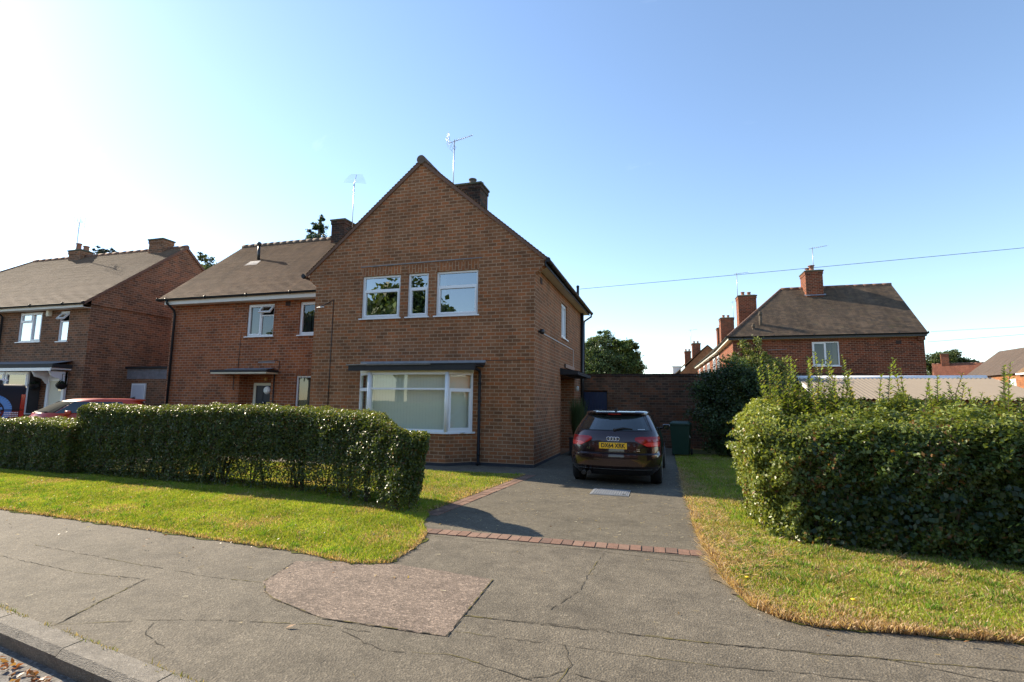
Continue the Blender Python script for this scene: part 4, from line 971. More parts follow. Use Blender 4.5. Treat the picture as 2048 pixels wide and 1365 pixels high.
# far left house
FL = house('brick_house', 'dull brown brick house at the far left with white porch, behind the dark van', (-31.5, 1.63, 0), 0, 13.66, 7.5, 5.02, 8.45, (M['brick_far'], M['tile_far']), hip=(3.6, 0), ov=.33,
  win=[('f', 9.75, 11.06, 3.70, 4.88, THREE, None, M['glass_bright']), ('f', 12.03, 12.56, 3.68, 4.86, ONEV, 1, M['glass_bright'])],
  chims=[(11.8, 12.62, 3.4, 3.95, 8.86, []), (6.5, 7.3, 3.45, 4.0, 8.74, [(6.75, 3.7, .12, .36, False), (7.05, 3.85, .13, .24, False)])])
yagi(FL, -24.7, 5.2, 8.4, 10.25, R(150), .8, R(25), 7, plates=True)
o_ = FL.location
def fl(mb, name, mats): return mb.build(name, mats, FL)
mb = MB(); mb.box(-24.6, -18.45, .95, 1.625, 2.62, 2.76); mb.face([(-24.6, .95, 2.765), (-18.45, .95, 2.765), (-18.45, 1.624, 2.92), (-24.6, 1.624, 2.92)], 1); mb.box(-21.4, -18.5, .93, .95, 2.50, 2.60, 2); mb.box(-21.4, -18.5, .955, 1.62, 2.56, 2.615, 2); fl(mb, 'porch_roof', [M['felt'], M['lead'], M['white']])
mb = MB(); mb.box(-19.62, -19.50, 1.54, 1.625, 0, 2.5); mb.box(-18.78, -18.66, 1.54, 1.625, 0, 2.5); mb.box(-19.5, -18.78, 1.54, 1.625, 2.15, 2.5); do = fl(mb, 'front_door', M['white'])
mb = MB(); mb.box(-19.5, -18.78, 1.58, 1.62, .02, 2.15); mb.build('door_leaf', M['cream'], do)
mb = MB(); mb.face([(-19.02, 1.576, 1.78), (-18.84, 1.576, 1.78), (-18.84, 1.576, 2.06), (-18.93, 1.576, 1.99), (-19.0, 1.576, 1.88)]); mb.build('door_glazing', M['car_glass'], do)
for sx in (0, 1):      # curved brackets either side of the porch
    mb = MB(); xx = -19.60 if sx == 0 else -18.70; s = -1 if sx == 0 else 1
    prf = [(.62, 2.5), (.5, 2.3), (.25, 2.22), (.12, 2.05), (.0, 2.0), (.0, 2.5)]
    pts = [(1.62-a, z) for a, z in prf]
    mb.face([(xx-.04, y, z) for y, z in pts]); mb.face([(xx+.04, y, z) for y, z in reversed(pts)])
    for i in range(len(pts)):
        (ya, za), (yb, zb) = pts[i], pts[(i+1) % len(pts)]; mb.face([(xx-.04, ya, za), (xx-.04, yb, zb), (xx+.04, yb, zb), (xx+.04, ya, za)][::-1])
    fl(mb, 'porch_bracket', M['white'])
f3 = Fr((0, 1.63, 0), (1, 0, 0), (0, -1, 0))
bw = window(FL, f3, -21.35, -20.08, .92, 2.48, [(0, 1, 0, .26, False), (0, 1, .26, 1, True)], recess=-.45, sill=True, name='bay_window', glass=M['glass_dark'])
for ch in list(bw.children):
    if ch.name.startswith('room_interior'): bpy.data.objects.remove(ch)
mb = MB(); mb.box(-21.35, -20.08, 1.30, 1.62, .93, 2.5, 0); mb.box(-21.35, -20.08, 1.16, 1.62, 0, .88, 1)
for k in range(22): mb.box(-21.28, -20.15, 1.29, 1.295, 1.0+k*.064, 1.035+k*.064, 2)
mb.build('bay_blind', [M['room'], M['brick_far'], M['curtain_dark']], bw)
bw2 = window(FL, f3, -24.4, -21.42, .92, 2.48, [(0, .36, 0, .7, False), (0, .36, .7, 1, True), (.36, .7, 0, 1, False), (.7, 1, 0, .7, False), (.7, 1, .7, 1, True)], recess=-.45, sill=True, name='bay_window', glass=M['glass_dark'])
mb = MB(); mb.box(-24.4, -21.42, 1.16, 1.62, 0, .88); mb.build('bay_base', M['brick_far'], bw2)
mb = MB(); mb.box(-20.08, -19.92, 1.52, 1.628, 4.68, 4.98); mb.box(-20.06, -19.94, 1.50, 1.52, 4.72, 4.93); fl(mb, 'alarm_box', M['cream'])
mb = MB(); mb.tube([(-22.7, 1.32, 5.0), (-22.7, 1.4, 4.9), (-22.7, 1.57, 4.75), (-22.7, 1.57, .05)], .04, 12); fl(mb, 'downpipe', M['gutter'])
for i, (bx_, lab) in enumerate(((-19.95, 'dark hanging basket left of the white front door at the far left house'), (-18.5, 'dark hanging basket right of the white front door at the far left house'))):
    hb = thing('hanging_basket', lab, 'hanging basket', (bx_, 1.35, 1.75), 0, 'hanging baskets beside the white door')
    mb = MB(); mb.tube([(bx_, 1.62, 2.42), (bx_, 1.35, 2.40), (bx_, 1.35, 2.1)], .012, 6); mb.build('bracket', M['black'], hb)
    mb = MB(); mb.lathe((bx_, 1.35, 1.82), [(.001, 0), (.10, .03), (.17, .12), (.18, .2)], 14); mb.build('basket', M['black'], hb)
    n = 500; d = unit(rng.normal(0, 1, (n, 3))); c = np.array([bx_, 1.35, 2.03])+d*rng.uniform(.05, .15, (n, 1))*[1, 1, .85]
    quads_mesh('foliage', leaves(c, d, .05, .03), M['leaf_soft'], pick(n, [(.02, .035, .015), (.03, .04, .02)], [1, 1]), hb, hb.location)

# link wall and shed between the two left houses
S = thing('shed', 'low brick outhouse with a white door between the two left-hand houses', 'shed', (-16.2, 4.2, 0))
mb = MB(); mb.box(-17.83, -14.55, 3.25, 5.2, 0, 2.30); mb.box(-17.835, -14.54, 3.245, 5.2, 2.302, 2.72, 1); mb.build('wall', [M['brick_far'], M['pale_brick']], S)
mb = MB(); mb.box(-17.84, -14.5, 3.15, 5.25, 2.722, 2.80); mb.build('roof', M['felt'], S)
mb = MB(); mb.box(-17.45, -16.72, 3.19, 3.243, 0, 2.12); do = mb.build('door', M['white'], S)
mb = MB(); mb.box(-17.39, -16.78, 3.18, 3.188, .05, 2.05); mb.build('door_leaf', M['pale_door'], do)

# corner terrace on the right: front block and its long wing
GB = M['glass']
RH = house('brick_house', 'dark red brick corner house with hipped mossy roof and one white two-pane upstairs window', (6.5, 16.5, 0), 0, 8.4, 6.6, 5.0, 8.18, (M['brick_right'], M['tile_dark']), hip=(3.05, 0), ov=.28,
  win=[('f', 3.66, 4.85, 3.53, 4.74, TWO, None, M['glass_dark'], [(.62, .8, 1), (.8, .95, 0)])],
  chims=[(4.15, 5.0, 2.5, 3.6, 9.0, [(4.55, 2.85, .12, .24, True), (4.5, 3.3, .12, .2, True)], M['brick_right'])], fm=1)
mb = MB()
def rhb(mb, name, m): return mb.build(name, m, RH)
for (x, y, z0, z1, r) in ((7.95, 17.0, 5.6, 6.45, .075), (7.55, 16.72, 5.4, 5.78, .065)):
    mb = MB(); mb.tube([(x, y, z0-.3), (x, y, z1)], r, 12); mb.lathe((x, y, z1-.16), [(r, -.06), (r*1.4, -.02), (r*1.4, .06), (r, .1), (r, .17), (.01, .17)], 12); rhb(mb, 'vent_pipe', M['bark'])
    mb = MB(); mb.face([(x-.35, y-.32, z0-.26), (x+.4, y-.32, z0-.26), (x+.36, y-.05, z0+.0), (x-.3, y-.05, z0+.0)]); rhb(mb, 'vent_flashing', M['lead'])
mb = MB(); mb.face([(10.55, 18.93, 7.57), (11.6, 18.93, 7.57), (11.6, 19.02, 7.66), (10.55, 19.02, 7.66)]); rhb(mb, 'chimney_flashing', M['lead'])
for x in (6.98, 7.62):
    mb = MB(); mb.tube([(x, 16.2, 4.98), (x, 16.42, 4.75), (x, 16.43, .05)], .05 if x < 7.3 else .075, 10); rhb(mb, 'downpipe', M['black'])
mb = MB(); mb.tube([(6.86, 16.44, 4.0), (6.86, 16.44, 3.0)], .022, 8); mb.tube([(8.15, 16.40, 4.35), (9.0, 16.40, 4.39)], .014, 6); rhb(mb, 'waste_pipe', M['lead'])
mb = MB(); mb.box(13.75, 13.98, 16.490, 16.497, 4.56, 4.74); rhb(mb, 'air_brick', M['vent'])
mb = MB(); mb.box(14.62, 14.9, 16.36, 16.498, 4.72, 5.0); mb.box(14.75, 14.95, 16.3, 16.498, 4.9, 5.0); rhb(mb, 'kneeler', M['brick_right'])
mb = MB()
for k in range(13): mb.box(10.12+k*.094, 10.20+k*.094, 16.494, 16.499, 4.745, 4.93)
rhb(mb, 'soldier_lintel', M['brick_right'])
yagi(RH, 11.25, 19.7, 8.9, 10.5, R(20), .9, R(12), 8, plates=False)
WG = thing('brick_terrace', 'terrace wing running back from the corner house, sunlit orange side with white windows', 'house', (6.5, 23.2, 0), R(1.75))
mb = MB(); fW = Fr((0, 15.5, 0), (0, -1, 0), (-1, 0, 0)); fW2 = Fr(fW.o+WG.location, fW.t, fW.n)
wops = [(12.0, 13.3, 3.5, 4.75), (14.2, 15.2, 3.5, 4.75), (8.2, 9.8, 3.5, 4.7), (5.4, 6.6, 3.5, 4.7), (1.5, 2.7, 3.5, 4.7)]
wall_face(mb, fW, 0, 15.5, 0, 5.0, wops, .08); wall_face(mb, Fr((6.6, 0, 0), (0, 1, 0), (1, 0, 0)), 0, 15.5, 0, 5, []); mb.face([(6.6, 15.5, 0), (0, 15.5, 0), (0, 15.5, 5), (3.3, 15.5, 8.0), (6.6, 15.5, 5)])
mb.build('wall', M['brick_right'], WG, world=False)
mb = MB(); roof_slope(mb, (-.28, 15.7, 5.06), (-.28, -3.4, 5.06), (3.0, -3.4, 8.13), (3.0, 15.7, 8.13), gauge=.12); roof_slope(mb, (6.9, -.2, 5.06), (6.9, 15.7, 5.06), (3.0, 15.7, 8.13), (3.0, -.2, 8.13), gauge=.12); r = mb.build('roof', M['tile_dark'], WG, world=False)
mb = MB(); half_round_ridge(mb, (3.0, -2.5, 8.1), (3.0, 15.7, 8.1), .11, 0, .45); mb.build('ridge_tiles', M['verge'], r, world=False)
mb = MB(); mb.box(-.25, -.23, -.2, 15.6, 4.9, 5.03); mb.box(-.23, -.003, -.2, 15.6, 4.9, 4.915); mb.build('fascia', M['fascia'], WG, world=False)
q = gutter_run(None, (-.30, 15.7, 5.06), (-.30, -.3, 5.06), .06); q.parent = WG
for (a, b, c, d) in wops: window(WG, fW2, a, b, c, d, TWO, recess=-.02, glass=M['glass'])
for (x0, x1, y0, y1, zt, pots) in ((1.35, 2.45, .7, 1.6, 8.75, [(1.7, 1.1, .12, .25, False), (2.1, 1.2, .12, .25, False)]), (1.75, 2.85, 12.4, 13.4, 9.15, [(2.05, 12.8, .12, .25, False), (2.45, 12.9, .12, .25, False)]), (2.1, 3.0, 17.6, 18.4, 9.0, [(2.4, 18.0, .12, .25, False), (2.7, 18.0, .12, .25, False)])):
    o = (WG.location.x, WG.location.y)
    chimney(WG, x0+o[0], x1+o[0], y0+o[1], y1+o[1], 5.8, zt, M['brick_right'], [(p[0]+o[0], p[1]+o[1], *p[2:]) for p in pots])
yagi(WG, 6.5+1.4, 23.2+1.2, 8.5, 10.4, R(25), .9, R(10), 6, plates=False); yagi(WG, 6.5+2.9, 23.2+13, 9, 10.7, R(25), .8, R(10), 6, plates=False, el=.4)
# next terrace, farther up the same road
FH = thing('brick_terrace', 'far terrace beyond the wing, its brown roof rising above the garden wall', 'house', (4.6, 49.5, 0), R(3))
mb = MB(); wall_face(mb, Fr((0, 24, 0), (0, -1, 0), (-1, 0, 0)), 0, 24, 0, 5, []); wall_face(mb, Fr((0, 0, 0), (1, 0, 0), (0, -1, 0)), 0, 6.4, 0, 5, []); mb.face([(0, 0, 5), (6.4, 0, 5), (3.2, 0, 8.2)]); mb.face([(6.4, 0, 0), (6.4, 24, 0), (6.4, 24, 5), (6.4, 0, 5)]); mb.build('wall', M['brick_orange'], FH, world=False)
mb = MB(); roof_slope(mb, (-.3, 24.3, 5.05), (-.3, -.1, 5.05), (3.2, -.1, 8.3), (3.2, 24.3, 8.3), gauge=.15); roof_slope(mb, (6.7, -.1, 5.05), (6.7, 24.3, 5.05), (3.2, 24.3, 8.3), (3.2, -.1, 8.3), gauge=.15); mb.build('roof', M['tile_dark'], FH, world=False)
mb = MB(); mb.box(-.29, -.26, -.1, 24, 4.88, 5.02); mb.build('fascia', M['white'], FH, world=False)
for (x0, x1, y0, y1, zt) in ((1.6, 2.5, .4, 1.2, 8.55), (1.05, 1.75, 3.6, 4.3, 7.95)):
    o = (4.6, 49.5); chimney(FH, x0+o[0], x1+o[0], y0+o[1], y1+o[1], 6, zt, M['brick_right'], [((x0+x1)/2-.2+o[0], (y0+y1)/2+o[1], .11, .25, False), ((x0+x1)/2+.2+o[0], (y0+y1)/2+o[1], .11, .25, False)])
yagi(FH, 4.6+1.5, 49.5+.8, 8.3, 10.2, R(20), .8, R(8), 5, plates=False, el=.4)
mb = MB(); mb.box(-.1, .9, 8.0, 9.6, 5.0, 6.35); mb.box(-.2, .95, 7.9, 9.7, 6.352, 6.45); mb.build('dormer', M['white'], FH, world=False)

# sunlit orange row at the far right and a red-roofed house beside it
OH = thing('brick_terrace', 'sunlit orange brick row at the right edge under a grey and brown roof', 'house', (37.4, 43.0, 0), 0)
f = Fr((0, 18.6, 0), (0, -1, 0), (-1, 0, 0)); fo = Fr(f.o+OH.location, f.t, f.n); mb = MB()
oo = [(5.2, 6.3, 3.3, 4.55), (7.9, 9.0, 3.3, 4.55), (1.2, 2.4, 3.3, 4.5), (12.6, 13.7, 3.3, 4.5)]
wall_face(mb, f, 0, 18.6, 0, 5, oo, .08); mb.face([(0, 0, 0), (7, 0, 0), (7, 0, 5), (3.5, 0, 8.1), (0, 0, 5)]); mb.face([(7, 18.6, 0), (0, 18.6, 0), (0, 18.6, 5), (3.5, 18.6, 8.1), (7, 18.6, 5)]); mb.build('wall', M['brick_orange'], OH, world=False)
mb = MB(); ym = 9.0
roof_slope(mb, (-.3, ym, 5.05), (-.3, -.2, 5.05), (3.5, -.2, 8.2), (3.5, ym, 8.2), 0, .15); roof_slope(mb, (-.3, 18.7, 5.05), (-.3, ym, 5.05), (3.5, ym, 8.2), (3.5, 18.7, 8.2), 1, .15); roof_slope(mb, (7.3, -.2, 5.05), (7.3, 18.7, 5.05), (3.5, 18.7, 8.2), (3.5, -.2, 8.2), 0, .15)
mb.build('roof', [tiles("tan_roof_tiles", [(.27, .17, .09), (.24, .15, .08)], mossamt=.05), tiles("slate_brown_tiles", [(.15, .11, .085), (.13, .10, .08)], mossamt=.1)], OH, world=False)
mb = MB(); mb.box(-.32, -.29, -.2, 9, 4.9, 5.06); mb.build('fascia', M['white'], OH, world=False)
for (a, b, c, d) in oo: window(OH, fo, a, b, c, d, TWO, recess=-.02, glass=M['glass_bright'])
chimney(OH, 37.4+2.9, 37.4+4.1, 43+9.0, 43+10.0, 7, 9.4, M['brick_orange'], [])
RR = house('brick_house', 'small red-roofed house with a chimney, far off between the corner house and the orange row', (36.2, 66, 0), R(-20), 7, 7, 4.4, 7.3, (M['brick_right'], M['tile_red']), hip=(0, 0), ov=.2, chims=[(.9, 1.7, 3.0, 3.8, 8.6, [])])

# ================================================================== GARDEN WALL, GATE, BINS
GW = thing('garden_wall', 'dark brown brick garden wall with a dark blue gate behind the parked car', 'wall', (3, 7.4, 0))
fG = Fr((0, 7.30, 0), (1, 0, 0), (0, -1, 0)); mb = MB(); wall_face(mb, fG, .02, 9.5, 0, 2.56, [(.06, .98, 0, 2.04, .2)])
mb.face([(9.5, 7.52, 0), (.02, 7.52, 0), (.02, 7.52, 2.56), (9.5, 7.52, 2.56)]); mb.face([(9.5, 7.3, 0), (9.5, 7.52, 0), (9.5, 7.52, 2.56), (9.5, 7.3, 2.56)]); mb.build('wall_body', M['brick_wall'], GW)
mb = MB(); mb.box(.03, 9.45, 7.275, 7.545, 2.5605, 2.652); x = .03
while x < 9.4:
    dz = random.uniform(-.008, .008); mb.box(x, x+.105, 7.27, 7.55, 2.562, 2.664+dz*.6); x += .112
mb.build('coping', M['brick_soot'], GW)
mb = MB()
for k in range(8): mb.box(.08+k*.111, .08+k*.111+.106, 7.36, 7.385, .06, 1.985)
mb.box(.08, .96, 7.386, 7.41, .3, .42); mb.box(.08, .96, 7.386, 7.41, 1.6, 1.72); g = mb.build('gate', M['gate_blue'], GW)
mb = MB(); mb.box(.86, .90, 7.34, 7.36, 1.0, 1.14); mb.tube([(.88, 7.345, 1.1), (.88, 7.30, 1.1), (.80, 7.30, 1.1)], .009, 6); mb.build('latch', M['black'], g)

def wheelie(name, label, x, y, rz, num=None):
    b = thing(name, label, 'bin', (x, y, .004), rz)
    def taper(mb, w0, d0, w1, d1, z0, z1, yo0=0, yo1=0):
        lo = [(-w0/2, -d0/2+yo0, z0), (w0/2, -d0/2+yo0, z0), (w0/2, d0/2+yo0, z0), (-w0/2, d0/2+yo0, z0)]; hi = [(-w1/2, -d1/2+yo1, z1), (w1/2, -d1/2+yo1, z1), (w1/2, d1/2+yo1, z1), (-w1/2, d1/2+yo1, z1)]
        mb.face(hi); mb.face(lo[::-1])
        for i in range(4): mb.face([lo[i], lo[(i+1) % 4], hi[(i+1) % 4], hi[i]])
    mb = MB(); taper(mb, .46, .52, .56, .66, .06, .94); o = mb.build('bin_body', M['bin'], b, world=False, bevel=.02)
    mb = MB(); taper(mb, .60, .74, .60, .74, .945, .985); taper(mb, .58, .70, .46, .52, .986, 1.04); mb.tube([(-.24, .40, .96), (.24, .40, .96)], .018, 8); mb.build('lid', M['bin'], b, world=False, bevel=.012)
    for s in (-1, 1):
        mb = MB(); mb.tube([(s*.25, .26, .10), (s*.30, .26, .10)], .10, 18); mb.build('wheel', M['rubber'], b, world=False)
    if num: text('painted_number', num, .17, (.262, -.08, .60), (R(90-3), 0, R(90)), M['decal'], b, .002, bold=.004)
wheelie('wheelie_bin', 'dark green wheelie bin with white number 43, right of the parked car', 3.50, 4.55, R(-8), '43')
# planter by the side porch
P = thing('potted_plant', 'tall grassy plant in a dark planter by the side porch, left of the car', 'potted plant', (.50, 3.45, .004))
mb = MB(); mb.box(.28, .74, 3.2, 3.68, .005, .50); mb.box(.26, .76, 3.18, 3.70, .50, .54); mb.build('planter', M['black'], P, bevel=.01)
n = 700; a = rng.uniform(0, 2*np.pi, n); b = np.array([.51, 3.44, .5])+np.stack([np.cos(a), np.sin(a), a*0], 1)*rng.uniform(0, .14, (n, 1)); hgt = rng.uniform(.5, 1.25, n)[:, None]; d = np.stack([np.cos(a), np.sin(a), a*0], 1)
t = b+d*hgt*.22*rng.uniform(.3, 1.3, (n, 1))+[0, 0, 1]*hgt; s = np.stack([-np.sin(a), np.cos(a), a*0], 1)*.009
quads_mesh('foliage', np.stack([b-s, b+s, t+s*.3, t-s*.3], 1), M['leaf_soft'], pick(n, [(.05, .08, .03), (.09, .11, .04)], [2, 1]), P, P.location)
W = thing('garden_pot', 'white rounded pot standing on the ground by the side porch behind the planter', 'pot', (.62, 4.2, .004))
mb = MB(); mb.lathe((.62, 4.2, .004), [(.001, 0), (.16, 0), (.17, .06), (.10, .14), (.12, .3), (.24, .52), (.25, .66), (.18, .78), (.2, .84), (.16, .84), (.1, .7)], 22); mb.build('pot_body', M['ceramic'], W)

# garage with the pale sheet roof, beyond the right-hand hedge
GA = thing('garage', 'garage with pale corrugated roof and faded red gable behind the right-hand hedge', 'garage', (10.5, 5.5, 0))
mb = MB(); xa, xb, ya, yb, ze, zr = 7.25, 12.0, 3.6, 8.4, 1.78, 2.42
mb.face([(xa, ya, 0), (xa, ya, ze), (xa, 6, zr-.04), (xa, yb, ze), (xa, yb, 0)]); mb.box(xa+.02, xb, ya, ya+.1, 0, ze, 1); mb.box(xa+.02, xb, yb-.1, yb, 0, ze, 1); mb.box(xb-.1, xb, ya+.1, yb-.1, 0, ze, 1)
mb.build('wall', [M['pink_paint'], M['brick_right']], GA)
mb = MB(); n = 90
for i in range(n):
    x0 = xa-.15+(xb-xa+.3)*i/n; x1 = xa-.15+(xb-xa+.3)*(i+1)/n; h0, h1 = .03*(i % 2), .03*((i+1) % 2)
    for (y0, y1) in ((ya-.2, 6.0), (yb+.2, 6.0)):
        f = [(x0, y0, ze-.03+h0), (x1, y0, ze-.03+h1), (x1, y1, zr+h1), (x0, y1, zr+h0)]; mb.face(f if y0 < 6 else f[::-1], 0, True)
mb.build('roof', M['grey_roof'], GA)
mb = MB(); mb.tube([(xa-.18, 6, zr+.0), (xb, 6, zr+.0)], .085, 10); mb.build('ridge_cap', M['white'], GA)
mb = MB(); mb.face([(xa-.17, ya-.2, ze-.14), (xa-.17, 6, zr-.10), (xa-.17, 6, zr+.03), (xa-.17, ya-.2, ze-.01)][::-1]); mb.face([(xa-.17, yb+.2, ze-.14), (xa-.17, 6, zr-.10), (xa-.17, 6, zr+.03), (xa-.17, yb+.2, ze-.01)]); mb.build('barge_board', M['white'], GA)

# ================================================================== VEHICLES
KZ = [.20, .26, .30, .36, .38, .46, .55, .60, .625, .70, .80, .88, .97, 1.03, 1.10, 1.2, 1.28, 1.335, 1.355, 1.375, 1.395, 1.41, 1.42]
KR = [.16, .10, .07, .03, .0, -.008, -.008, .0, .055, .06, .072, .085, .12, .155, .225, .33, .42, .475, .40, .385, .40, .55, .95]
KW = [.78, .83, .855, .868, .872, .88, .886, .886, .884, .882, .874, .864, .842, .818, .783, .735, .69, .652, .646, .635, .615, .57, .48]
KF = [3.85, 4.0, 4.1, 4.14, 4.15, 4.16, 4.15, 4.14, 4.12, 4.10, 3.95, 3.65, 3.2, 2.98, 2.85, 2.66, 2.5, 2.36, 2.3, 2.22, 2.12, 1.98, 1.6]
def kf(A, z): return float(np.interp(z, KZ, A))
CN, CC = 2.7, .62
def rear_pt(x, z, off=0.0):
    w = kf(KW, z); s = min(.9999, abs(x)/w)**(CN/2); c = math.sqrt(max(0, 1-s*s))
    return Vector((x, kf(KR, z)+CC*(1-c**(2/CN))-off, z))
def car_loft():
    mb = MB(); rows = []
    for z in KZ:
        w, r, f = kf(KW, z), kf(KR, z), kf(KF, z); row = []
        th = [math.pi/2*i/12 for i in range(13)]
        for t in th: row.append((w*math.sin(t)**(2/CN) if t > 0 else 0, r+CC*(1-math.cos(t)**(2/CN) if t < math.pi/2-1e-6 else 1), z))
        fc = min(.9, (f-r)*.3)
        for k in range(1, 14): row.append((w*(1-.02*(k/13)**3), r+CC+(f-fc-r-CC)*k/14, z))
        for t in reversed(th): row.append((w*.98*math.sin(t)**(2/2.4) if t > 0 else 0, f-fc*(1-(math.cos(t)**(2/2.4) if t < math.pi/2-1e-6 else 0)), z))
        full = row + [(-x, y, zz) for x, y, zz in reversed(row[1:-1])]
        rows.append(full)
    n = len(rows[0]); k = len(mb.v)
    for row in rows: mb.v += row
    for i in range(len(rows)-1):
        for j in range(n):
            a, b = k+i*n+j, k+i*n+(j+1) % n; mb.f.append((a, b, b+n, a+n)); mb.m.append(0); mb.sm.append(True)
    mb.f.append(tuple(k+(len(rows)-1)*n+j for j in range(n))); mb.m.append(0); mb.sm.append(False)
    mb.f.append(tuple(k+j for j in reversed(range(n)))); mb.m.append(1); mb.sm.append(False)
    return mb
def rear_patch(mb, poly_rows, off, m=0):
    """poly_rows: list of (z, xa, xb) from low to high: a panel lying on the rear surface"""
    nx = 14; P = []
    for z, xa, xb in poly_rows: P.append([rear_pt(xa+(xb-xa)*j/nx, z, off) for j in range(nx+1)])
    for i in range(len(P)-1):
        for j in range(nx): mb.face([P[i][j], P[i][j+1], P[i+1][j+1], P[i+1][j]], m, True)
def side_patch(mb, rows, sgn, off, m=0):
    """rows: (z, ya, yb) on the flank"""
    n = 12
    P = [[Vector((sgn*(kf(KW, z)*(1-.02*(max(0, (ya+(yb-ya)*j/n)-2)/2)**3)+off), ya+(yb-ya)*j/n, z)) for j in range(n+1)] for z, ya, yb in rows]
    for i in range(len(P)-1):
        for j in range(n):
            f = [P[i][j], P[i][j+1], P[i+1][j+1], P[i+1][j]]; mb.face(f if sgn > 0 else f[::-1], m, True)
def lerp_rows(lo, hi, n):
    return [tuple(lo[i]+(hi[i]-lo[i])*k/n for i in range(3)) for k in range(n+1)]
def front_pt(x, z, off=0.0):
    w, r, f = kf(KW, z)*.98, kf(KR, z), kf(KF, z); fc = min(.9, (f-r)*.3); sn = min(.9999, abs(x)/w)**1.2
    return Vector((x, f-fc*(1-math.sqrt(1-sn*sn)**(2/2.4))+off, z))
def make_car(name, label, loc, rz, paint, plate=None, badges=False, low_nose=False):
    global KF
    keep = KF
    if low_nose: KF = [a if z < .66 or z > 1.0 else float(np.interp(z, [.66, .72, .80, .88, .97, 1.03], [4.05, 3.8, 3.35, 3.12, 3.0, 2.98])) for a, z in zip(KF, KZ)]
    c = thing(name, label, 'car', loc, rz); L = lambda mb, nm, m, par=c, **k: mb.build(nm, m, par, world=False, **k)
    body = L(car_loft(), 'body', [paint, M['car_trim']]); body.data.set_sharp_from_angle(angle=R(38))
    # lower valance
    mb = MB(); rear_patch(mb, [(.205, -.70, .70), (.25, -.74, .74), (.295, -.70, .70)], .006); rear_patch(mb, [(.315, -.80, .80), (.325, -.80, .80)], .008, 1); L(mb, 'rear_valance', [M['car_trim'], M['chrome']])
    # rear screen with dark surround
    mb = MB(); rear_patch(mb, lerp_rows((1.035, -.72, .72), (1.325, -.585, .585), 8), .006); rs = L(mb, 'rear_window', M['car_trim'])
    mb = MB(); rear_patch(mb, lerp_rows((1.05, -.67, .67), (1.312, -.535, .535), 8), .010); L(mb, 'rear_glass', M['car_glass'], rs)
    mb = MB(); p = rear_pt(.02, 1.055, .03); q = rear_pt(.36, 1.075, .022)
    mb.tube([p, rear_pt(.18, 1.09, .03), q], [.018, .016, .008], 8); mb.tube([rear_pt(.02, 1.055, -.0), rear_pt(.02, 1.055, .04)], .025, 10); L(mb, 'rear_wiper', M['car_trim'], rs)
    if badges:
        mb = MB()
        for k in range(7): rear_patch(mb, [(1.062, .46+k*.018, .472+k*.018), (1.074, .46+k*.018+.004*(k % 2), .474+k*.018)], .0125)
        L(mb, 'window_sticker', M['decal'], rs)
    # tail lamps
    for s in (-1, 1):
        rows = [(.745, .64, .845), (.775, .58, .858), (.815, .50, .862), (.85, .43, .858), (.885, .405, .853), (.918, .415, .845), (.935, .50, .835)]
        mb = MB(); rear_patch(mb, [(z, s*a, s*b) if s > 0 else (z, -b, -a) for z, a, b in rows], .009); t = L(mb, 'tail_lamp', M['tail'])
        rows = [(.757, .62, .83), (.79, .56, .845), (.83, .64, .85)]
        mb = MB(); rear_patch(mb, [(z, s*a, s*b) if s > 0 else (z, -b, -a) for z, a, b in rows], .013); L(mb, 'lamp_segment', M['tail_bright'], t)
    # shut lines; tailgate recess shadow and bumper crease drawn as dark strips
    mb = MB(); rear_patch(mb, [(.828, -.42, .42), (.836, -.40, .40)], .007); rear_patch(mb, [(.618, -.80, .80), (.624, -.80, .80)], .004); rear_patch(mb, [(.63, -.62, -.615), (.745, -.605, -.600)], .004); rear_patch(mb, [(.63, .615, .62), (.745, .600, .605)], .004); L(mb, 'shut_and_shadow_lines', M['car_trim'])
    if plate:
        y = rear_pt(0, .755).y-.016
        mb = MB(); mb.box(-.262, .262, y-.006, y+.03, .70, .815); pl = L(mb, 'number_plate', M['plate_y'])
        t = text('plate_text', plate, .112, (0, y-.008, .757), (R(90), 0, 0), M['ink'], pl, .001, sx=.86, bold=.0025)
    if badges:
        mb = MB()
        for k in range(4):
            cx = -.084+.056*k; n = 22; cc = rear_pt(cx, .885, .012)
            path = [(cx+.036*math.cos(2*math.pi*i/n), cc.y, .885+.036*math.sin(2*math.pi*i/n)) for i in range(n+1)]; mb.tube(path, .0065, 6, cap=False)
        L(mb, 'badge_rings', M['chrome'])
        text('model_badge', 'A3', .062, (-.475, rear_pt(-.475, .70, .012).y, .70), (R(90), 0, R(-9)), M['chrome'], c, .003)
        text('engine_badge', 'TFSI', .036, (.465, rear_pt(.465, .695, .012).y, .695), (R(90), 0, R(9)), M['chrome'], c, .003)
        mb = MB(); y = rear_pt(.47, .67, .012).y; mb.box(.44, .50, y-.002, y+.004, .664, .673); L(mb, 'engine_badge_bar', M['chrome'])
    # flanks
    for s in (-1, 1):
        mb = MB(); side_patch(mb, lerp_rows((1.035, 1.0, 2.75), (1.325, 1.18, 2.30), 6), s, .004); L(mb, 'side_window', M['car_glass'])
        mb = MB(); side_patch(mb, [(.64, 1.62, 1.63), (1.03, 1.60, 1.61)], s, .004); side_patch(mb, [(.80, 1.72, 1.86), (.825, 1.72, 1.86)], s, .02); L(mb, 'door_shut_line', M['car_trim'])
        mb = MB(); mb.tube([(s*.80, 2.52, 1.0), (s*.90, 2.50, 1.02)], .02, 8); mb.lathe((0, 0, 0), [(0, 0)], 3); L(mb, 'mirror_arm', M['car_trim'])
        mb = MB(); x0, x1 = (s*.86, s*1.02) if s > 0 else (s*1.02, s*.86); mb.box(x0, x1, 2.44, 2.56, .98, 1.10); mi = L(mb, 'wing_mirror', paint, bevel=.035)
